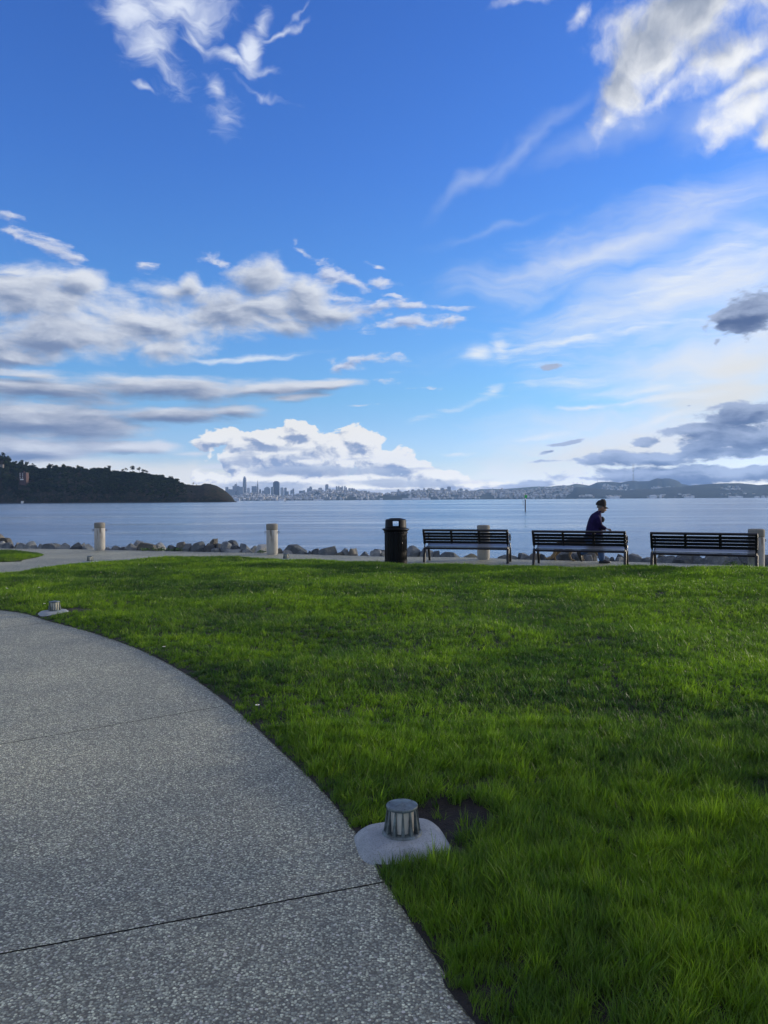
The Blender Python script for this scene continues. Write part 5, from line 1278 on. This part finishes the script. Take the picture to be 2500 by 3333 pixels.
for s in (-1, 1): f = MB(); f.add(loft([[(s * 1.9 * u + a * .5 * u, b * .6 * u, h1 * .55) for a, b in ((-1, -1), (1, -1), (1, 1), (-1, 1))], [(s * 1.7 * u + a * .35 * u, b * .5 * u, h1 * 1.02) for a, b in ((-1, -1), (1, -1), (1, 1), (-1, 1))]])); f.build('wing', TM['g'], t)
t, z0 = tower_base(900, 1618, 'dark_tower', 'dark broad block tower with a narrower top, most massive of the skyline')
h = at_y(900, 1566.5, Y).z - z0; f = MB(); f.box((0, 0, h * .47), (19.5 * u, 14 * u, h * .94)); f.box((0, 0, h * .95), (13.5 * u, 10 * u, h * .10)); 
for k in range(9): f.box(((k - 4) * 2.1 * u, -7.1 * u, h * .46), (.9 * u, .5 * u, h * .92))
f.build('shaft', TM['d'], t); f = MB(); f.box((0, 0, h + 3), (5 * u, 5 * u, 6)); f.build('penthouse', TM['w'], t)
t, z0 = tower_base(952, 1616, 'arch_tower', 'stepped grey apartment tower with an arched gap near its foot')
h = at_y(952, 1591, Y).z - z0; f = MB(); f.box((3.4 * u, 0, h * .5), (5.2 * u, 8 * u, h)); f.box((-1.2 * u, 0, h * .62), (4.4 * u, 8 * u, h * .5)); f.box((-4.8 * u, 0, h * .4), (3.2 * u, 8 * u, h * .8)); f.box((3.4 * u, 0, h + 2), (2.6 * u, 4 * u, 5)); f.build('shaft', TM['g'], t)
# waterfront sheds and white buildings along the shore
SH = [(1309, 1340, 1621.8, 1626.5, 'p'), (1341, 1368, 1620.8, 1626, 'w'), (1371, 1401, 1620.8, 1625.5, 'w'), (1236, 1246, 1621.3, 1626, 'w'), (2116, 2135, 1611, 1614.5, 'w'), (2149, 2152, 1610, 1614, 'w'), (2229, 2258, 1616, 1618.6, 'w'), (2374, 2415, 1615.8, 1617.6, 'w'), (2458, 2470, 1615, 1617.4, 'w'), (2481, 2486, 1613, 1617, 'w'), (1020, 1052, 1625, 1627.3, 'w'), (905, 925, 1624.5, 1628, 'p'), (760, 780, 1621, 1626, 'p'), (1985, 2016, 1616, 1619.5, 'w')]
for i, (x0, x1, yt, yb, mk) in enumerate(SH):
    Y = 7880 if x0 > 1900 else 8280; a, b = at_y(x0, yt, Y), at_y(x1, yt, Y); h = a.z + 2; f = MB(); w = b.x - a.x
    f.box((0, 0, h * .4), (w, 40, h * .8)); f.add(loft([[(-w / 2, -21, h * .8), (w / 2, -21, h * .8), (w / 2, 21, h * .8), (-w / 2, 21, h * .8)], [(-w / 2 + 2, -2, h), (w / 2 - 2, -2, h), (w / 2 - 2, 2, h), (-w / 2 + 2, 2, h)]]))
    o = f.build('waterfront_shed', TM[mk]); o.location = ((a.x + b.x) / 2, Y, -2)
    tag(o, '%s low building on the far shoreline, %s of fourteen from the left' % (CW[mk], ORD[sorted(SH).index(SH[i])]), 'building', 'low buildings on the far waterfront')
# dome among the trees
Y = 8100; q = at_y(1895, 1617, Y); u = Y / FPX; t = thing('domed_hall', 'pale round dome among trees near the far shore, right of the houses', 'building', (q.x, Y, q.z - 6))
f = MB(); f.lathe([(0, 0), (6 * u, 0), (6 * u, 4 * u), (0, 4 * u)], 24); f.build('rotunda', WM[1], t, smooth=True)
f = MB(); f.lathe([(5.8 * u, 4 * u)] + [(5.8 * u * math.cos(k * math.pi / 16), 4 * u + 4.6 * u * math.sin(k * math.pi / 16)) for k in range(1, 9)], 24); f.build('dome', WM[4], t, smooth=True)
# masts
MAT_MAST = mottled('mast_steel', (.12, .07, .07), (.18, .10, .10), .05, .6)
Y = 11200; u = Y / FPX; q = at_y(2061.7, 1568, Y); t = thing('television_mast', 'tall three-legged lattice television mast on the ridge at right', 'mast', (q.x, Y, q.z)); hh = at_y(2061.7, 1511.5, Y).z - q.z
lv = [(0, 3.0), (.16, 2.5), (.42, 1.8), (.62, 2.4), (.76, 3.4)]
for k in range(3):
    a = 2 * math.pi * k / 3 + .5; f = MB(); f.tube([(r * u * math.cos(a), r * u * math.sin(a), hh * z) for z, r in lv], .36 * u, 6); f.build('leg', MAT_MAST, t)
    f = MB(); f.tube([(3.4 * u * math.cos(a) * .9, 3.4 * u * math.sin(a) * .9, hh * .76), (3.0 * u * math.cos(a) * .9, 3.0 * u * math.sin(a) * .9, hh)], .26 * u, 6); f.build('antenna', MAT_MAST, t)
for z, r in ((.14, 2.6), (.40, 1.9), (.60, 2.5), (.76, 4.6)):
    f = MB(); P3 = [(r * u * math.cos(2 * math.pi * k / 3 + .5), r * u * math.sin(2 * math.pi * k / 3 + .5), hh * z) for k in range(3)]; f.tube(P3, .28 * u, 6, closed=True); f.build('platform', MAT_MAST, t)
for px, yb, yt, Y, lab in ((1865.5, 1577, 1568, 12550, 'thin mast, leftmost of three on the far hills'), (1879, 1575, 1569.5, 12550, 'thin mast, middle of three on the far hills'), (1896, 1578, 1569, 12550, 'thin mast, rightmost of three on the far hills'), (1945, 1571, 1561, 11500, 'thin mast on the hill left of the television mast'), (1604, 1601, 1589, 9500, 'slim block tower standing against the far green ridge')):
    u = Y / FPX; q = at_y(px, yb, Y); hh = at_y(px, yt, Y).z - q.z; f = MB(); r = .35 * u if yb != 1601 else .9 * u
    f.tube([(0, 0, -20), (0, 0, hh)], [r, r * .7], 6); f.tube([(-r * 2, 0, hh * .8), (r * 2, 0, hh * .8)], r * .4, 5)
    o = f.build('mast', MAT_MAST if yb != 1601 else TM['g']); o.location = (q.x, Y, q.z); tag(o, lab, 'mast')

# unseen park trees added right of the frame to shade the near path and lawn
MAT_ADDEDLEAF = mottled('added_tree_leaf', (.03, .07, .015), (.06, .11, .025), 3, .7)
for i, (x, y, h, rx, lab) in enumerate(((13.2, 7.4, 6.6, 3.0, 'unseen tree added for shade beyond the right edge of the lawn, nearer the benches'), (14.5, 1.6, 7.4, 3.3, 'unseen tree added for shade beyond the right edge of the lawn, nearer the camera'))):
    t = thing('added_shade_tree', lab, 'tree', (x, y, 0), 0, 'unseen trees added for shade right of the lawn')
    me = crown_mesh(90 + i, rx, rx * .85, 15000, .085, 26); me.materials.clear(); me.materials.append(MAT_ADDEDLEAF)
    o = bpy.data.objects.new('crown', me); COL.objects.link(o); o.parent = t; o.location = (0, 0, h - rx * .95)
    f = MB(); f.tube([(0, 0, -.05), (.05, .02, .7), (-.04, .03, 1.5), (.05, 0, h * .55)], [.20, .15, .12, .08], 10)
    for k in range(6):
        a = k * 1.05; f.tube([(0, 0, 1.5 + .15 * k), (.5 * math.cos(a), .5 * math.sin(a), 2.2 + .2 * k), (1.5 * math.cos(a), 1.5 * math.sin(a), 3.0 + .25 * k)], [.07, .045, .02], 6)
    f.build('trunk', MAT_TRUNK, t, smooth=True)
# ---------------------------------------------------------------- grass blades
m = M('grass_blade'); p = m.world()
n1 = m.noise(p, 1.1, 4, .6); n2 = m.noise(p, 6.0, 3, .6); n3 = m.noise(p, 90, 2, .5); n4 = m.noise(p, .35, 3, .5)
c = m.mix(m.step(n1, .35, .65), (.052, .112, .028), (.125, .205, .022))
c = m.mix(m.step(n4, .40, .62, 0, .5), c, (.165, .25, .022))
c = m.mix(m.step(n4, .38, .54, .8, 0), c, (.032, .072, .026))
c = m.mix(m.step(n2, .45, .7, 0, .55), c, (.165, .245, .022))
c = m.mix(m.step(n3, .62, .74, 0, .6), c, (.20, .22, .05))
at = m.n('ShaderNodeAttribute', attribute_type='INSTANCER', attribute_name='tint').outputs['Fac']
c = m.mix(1.0, c, m.ramp(at, [(0, (.30, .42, .50)), (.5, (.78, .82, .85)), (.93, (1.55, 1.35, 1.0)), (1.0, (2.6, 2.0, 1.9))]), 'MULTIPLY')
m.set(col=c, rough=.46, spec=.32)
tr = m.n('ShaderNodeBsdfTranslucent'); m.put(tr.inputs[0], m.mix(1.0, c, (1.5, 1.9, .6), 'MULTIPLY'))
mx = m.n('ShaderNodeMixShader'); mx.inputs[0].default_value = .45
m.t.links.new(m.b.outputs[0], mx.inputs[1]); m.t.links.new(tr.outputs[0], mx.inputs[2]); m.t.links.new(mx.outputs[0], m.out.inputs[0])
MAT_GRASS = m.mat
def tuft(name, n, rad, h0, h1, wd, lean, seed, seg=3):
    rng = random.Random(seed); vs, fs = [], []
    for k in range(n):
        a = rng.uniform(0, 2 * math.pi); r = rad * math.sqrt(rng.random()); x, y = r * math.cos(a), r * math.sin(a)
        h = rng.uniform(h0, h1); w = wd * rng.uniform(.7, 1.2); la = rng.gauss(0, 1.3); ln = abs(rng.gauss(lean, lean * .6)) + .05
        curl = rng.uniform(.1, .9); dx_, dy_ = math.cos(la), math.sin(la); fa = rng.uniform(0, math.pi); fx, fy = math.cos(fa), math.sin(fa)
        i = len(vs); ang = ln * .4; px_, py_, pz_ = x, y, -.006
        for s in range(seg + 1):
            q = s / seg; ww = w * (1 - q ** 1.6) * .5 + .0002
            vs += [(px_ - fx * ww, py_ - fy * ww, pz_), (px_ + fx * ww, py_ + fy * ww, pz_)]
            ang += (ln * .6 + curl * q) / seg; st_ = h / seg
            px_ += dx_ * math.sin(ang) * st_; py_ += dy_ * math.sin(ang) * st_; pz_ += math.cos(ang) * st_
        for s in range(seg): j = i + 2 * s; fs.append((j, j + 1, j + 3, j + 2))
    me = bpy.data.meshes.new(name); me.from_pydata(vs, [], fs); me.materials.append(MAT_GRASS)
    for f in me.polygons: f.use_smooth = True
    return bpy.data.objects.new(name, me)
VAR = [tuft('grass_tuft', 20, .026, .040, .085, .0034, .55, 1), tuft('grass_tuft', 20, .028, .035, .078, .0032, .8, 2), tuft('grass_tuft', 16, .022, .050, .095, .0036, .45, 3),
       tuft('grass_tuft', 18, .045, .040, .078, .0058, .55, 4, 2), tuft('grass_tuft', 18, .05, .035, .072, .0056, .75, 5, 2), tuft('grass_tuft', 16, .08, .038, .075, .0085, .6, 6, 2)]
WEED = W(2370, 2640, .05)
def scatter(poly, rng, bands, name, label):
    pa = np.array(poly); C = []
    for (y0, y1, dens, sp) in bands:
        x0 = -.62 * y1 - 3.0; x1 = .62 * y1 + 3.0
        n = int((x1 - x0) * (y1 - y0) * dens)
        P = np.column_stack([rng.uniform(x0, x1, n), rng.uniform(y0, y1, n)])
        P = P[np.abs(P[:, 0]) < .62 * np.maximum(P[:, 1], 0) + 3.0]
        P = P[inside(P, poly)]; C.append(np.column_stack([P, np.full(len(P), sp)]))
    C = np.concatenate(C); P = C[:, :2]; d = seg_dist(P, poly)
    keep = d > .002 + .008 * np.abs(np.sin(P[:, 0] * 9 + P[:, 1] * 5))
    for k, (lx, ly) in enumerate(LAMP_POS):
        rx, ry = P[:, 0] - lx, P[:, 1] - ly
        if k == 0:
            a = R(-PAD_ANG); ux, uy = rx * math.cos(a) - ry * math.sin(a), rx * math.sin(a) + ry * math.cos(a)
            keep &= ~((np.abs(ux) < .215) & (np.abs(uy) < .20))
            e = ((rx - .20) / .24) ** 2 + ((ry - .20) / .17) ** 2
            keep &= (e > 1 + .3 * np.sin(7 * np.arctan2(ry, rx)) * np.sin(3 * rx * 20)) | (rng.random(len(P)) < .03)
        else:
            keep &= np.hypot(rx, ry) > .23
            if k == 1: keep &= ((rx - .22) / .22) ** 2 + ((ry - .12) / .12) ** 2 > 1
    P, d, sp = P[keep], d[keep], C[keep, 2]; Z = lawn_z(P, d); N = len(P)
    u = rng.random(N)
    idx = np.where(sp == 0, np.floor(u * 3), np.where(sp == 1, 3 + np.floor(u * 2), 5)).astype(int)
    lean = .9 * np.sin(P[:, 0] * 1.9 + 1.3 * np.sin(P[:, 1] * 1.1)) + .7 * np.sin(P[:, 1] * 2.3 + P[:, 0]) + rng.normal(0, 1.1, N)
    rot = np.column_stack([rng.normal(0, .2, N), rng.normal(0, .2, N), lean + .4])
    big = .5 + .5 * np.sin(P[:, 0] * 3.1 + 2 * np.sin(P[:, 1] * 2.3)) * np.sin(P[:, 1] * 2.7 + 1.5 * np.sin(P[:, 0] * 1.7))
    med = .5 + .5 * np.sin(P[:, 0] * 11 + 3 * np.sin(P[:, 1] * 7)) * np.sin(P[:, 1] * 9 + 2 * np.sin(P[:, 0] * 6))
    sc = (.60 + .34 * big + .34 * med) * rng.uniform(.75, 1.2, N) * np.clip(.72 + d * 1.6, .7, 1)
    sc = np.where(rng.random(N) < .012, sc * 1.45, sc)
    cl = np.exp(-(((P[:, 0] - WEED[0]) / .22) ** 2 + ((P[:, 1] - WEED[1]) / .16) ** 2)); sc = sc * (1 + .55 * cl)
    tint = np.clip(.35 * cl + .30 + .20 * big + .20 * med + rng.normal(0, .16, N), 0, .96); tint = np.where(rng.random(N) < .003, 1.0, tint)
    me = bpy.data.meshes.new(name); me.vertices.add(N)
    me.vertices.foreach_set('co', np.column_stack([P, Z]).astype(np.float32).ravel())
    for nm, ty, fld, arr in (('idx', 'INT', 'value', idx.astype(np.int32)), ('rot', 'FLOAT_VECTOR', 'vector', rot.astype(np.float32).ravel()), ('scl', 'FLOAT', 'value', sc.astype(np.float32)), ('tint', 'FLOAT', 'value', tint.astype(np.float32))):
        me.attributes.new(nm, ty, 'POINT').data.foreach_set(fld, arr)
    me.materials.append(MAT_GRASS)
    o = bpy.data.objects.new(name, me); COL.objects.link(o)
    ng = bpy.data.node_groups.new('grass_scatter', 'GeometryNodeTree')
    ng.interface.new_socket('Geometry', in_out='INPUT', socket_type='NodeSocketGeometry'); ng.interface.new_socket('Geometry', in_out='OUTPUT', socket_type='NodeSocketGeometry')
    N_ = ng.nodes.new; L_ = ng.links.new
    gi, go = N_('NodeGroupInput'), N_('NodeGroupOutput'); join = N_('GeometryNodeJoinGeometry')
    def attr(nm, ty):
        a = N_('GeometryNodeInputNamedAttribute'); a.data_type = ty; a.inputs[0].default_value = nm; return a.outputs[0]
    for k, t in enumerate(VAR):
        oi = N_('GeometryNodeObjectInfo'); oi.inputs[0].default_value = t; oi.inputs['As Instance'].default_value = True
        cp = N_('FunctionNodeCompare'); cp.data_type = 'INT'; cp.operation = 'EQUAL'
        L_(attr('idx', 'INT'), cp.inputs[2]); cp.inputs[3].default_value = k
        ip = N_('GeometryNodeInstanceOnPoints')
        L_(gi.outputs[0], ip.inputs['Points']); L_(oi.outputs['Geometry'], ip.inputs['Instance']); L_(cp.outputs[0], ip.inputs['Selection'])
        e2r = N_('FunctionNodeEulerToRotation'); L_(attr('rot', 'FLOAT_VECTOR'), e2r.inputs[0]); L_(e2r.outputs[0], ip.inputs['Rotation'])
        L_(attr('scl', 'FLOAT'), ip.inputs['Scale']); L_(ip.outputs[0], join.inputs[0])
    L_(join.outputs[0], go.inputs[0])
    md = o.modifiers.new('scatter', 'NODES'); md.node_group = ng
    print(name, N)
    return tag(o, label, 'grass', kind='stuff')
nr = np.random.default_rng(5)
scatter(LAWN, nr, [(-.6, 3.2, 1700, 0), (3.2, 5.0, 1300, 0), (5.0, 7.5, 650, 1), (7.5, 11, 480, 1), (11, 20.5, 300, 2)], 'lawn_grass', 'bright green lawn of long fine grass between the curved path and the benches')
scatter(LAWN2, nr, [(15, 26, 300, 2)], 'lawn_grass', 'small rounded corner of lawn beyond the side path at the left edge')
# daisies
MAT_PETAL = mottled('white_petal', (.75, .75, .75), (.85, .85, .83), 30, .6)
MAT_EYE = mottled('yellow_centre', (.6, .42, .04), (.7, .5, .08), 30, .6)
def daisy(label):
    t = thing('daisy', label, 'daisy', group='small daisies scattered in the lawn')
    f = MB()
    for k in range(11):
        a = 2 * math.pi * k / 11; f.box((.009 * math.cos(a), .009 * math.sin(a), .072), (.012, .0045, .0012), Matrix.Rotation(a, 3, 'Z') @ Matrix.Rotation(R(-12), 3, 'Y'))
    f.build('petals', MAT_PETAL, t)
    f = MB(); f.lathe([(0, .070), (.004, .071), (.0045, .073), (.003, .0755), (0, .0765)], 10); f.build('centre', MAT_EYE, t, smooth=True)
    f = MB(); f.tube([(0, 0, 0), (.004, .002, .035), (0, 0, .070)], .0011, 5); f.build('stem', MAT_GRASS, t)
    return t
DP = [(328, 1868, 'daisy on the far left lawn, left one of a pair below the leftmost bollard'), (377, 1868, 'daisy on the far lawn, right one of a pair below the leftmost bollard'), (452, 1838, 'daisy furthest away, in the lawn between first and second bollards'),
      (507, 1849, 'daisy in the far lawn, just left of another one'), (533, 1851, 'daisy in the far lawn, right one of two close together'), (21, 1923, 'daisy at the left edge of the lawn, upper of two'), (24, 1931, 'daisy at the left edge of the lawn, lower of two'),
      (127, 1926, 'daisy in the lawn above the path light at left'), (534, 2109, 'daisy near the curved path edge, left of the lawn'), (838, 2300, 'daisy nearest the camera, by the path edge halfway along the curve'), (145, 1973, 'daisy right beside the path light at left')]
d0 = None
for px, py, lab in DP:
    x, y = W(px, py, .07)
    if d0 is None: d0 = o = daisy(lab)
    else: o = copy_tree(d0); o['label'] = lab
    dd = seg_dist(np.array([[x, y]]), LAWN); o.location = (x, y, float(lawn_z(np.array([[x, y]]), dd)[0]))
# ---------------------------------------------------------------- air
m = M('haze_air'); vol = m.n('ShaderNodeVolumePrincipled')
for l in list(m.out.inputs[0].links): m.t.links.remove(l)
m.t.nodes.remove(m.b)
vol.inputs['Color'].default_value = (.36, .60, 1.0, 1); vol.inputs['Density'].default_value = 4.0e-5; vol.inputs['Anisotropy'].default_value = .2
m.t.links.new(vol.outputs[0], m.out.inputs['Volume'])
f = MB(); f.box((0, 6560, 344), (19400, 13800, 700)); o = f.build('haze', m.mat); tag(o, kind='stuff')
sl_ = bpy.data.lights.new('sun', 'SUN'); sun = bpy.data.objects.new('sun', sl_); COL.objects.link(sun)
sl_.energy = 4.0; sl_.angle = R(4.0); sl_.color = (1.0, .89, .72)
sd = Vector((math.sin(R(SUN_AZ)) * math.cos(R(SUN_EL)), math.cos(R(SUN_AZ)) * math.cos(R(SUN_EL)), math.sin(R(SUN_EL))))
sun.rotation_euler = sd.to_track_quat('Z', 'Y').to_euler()
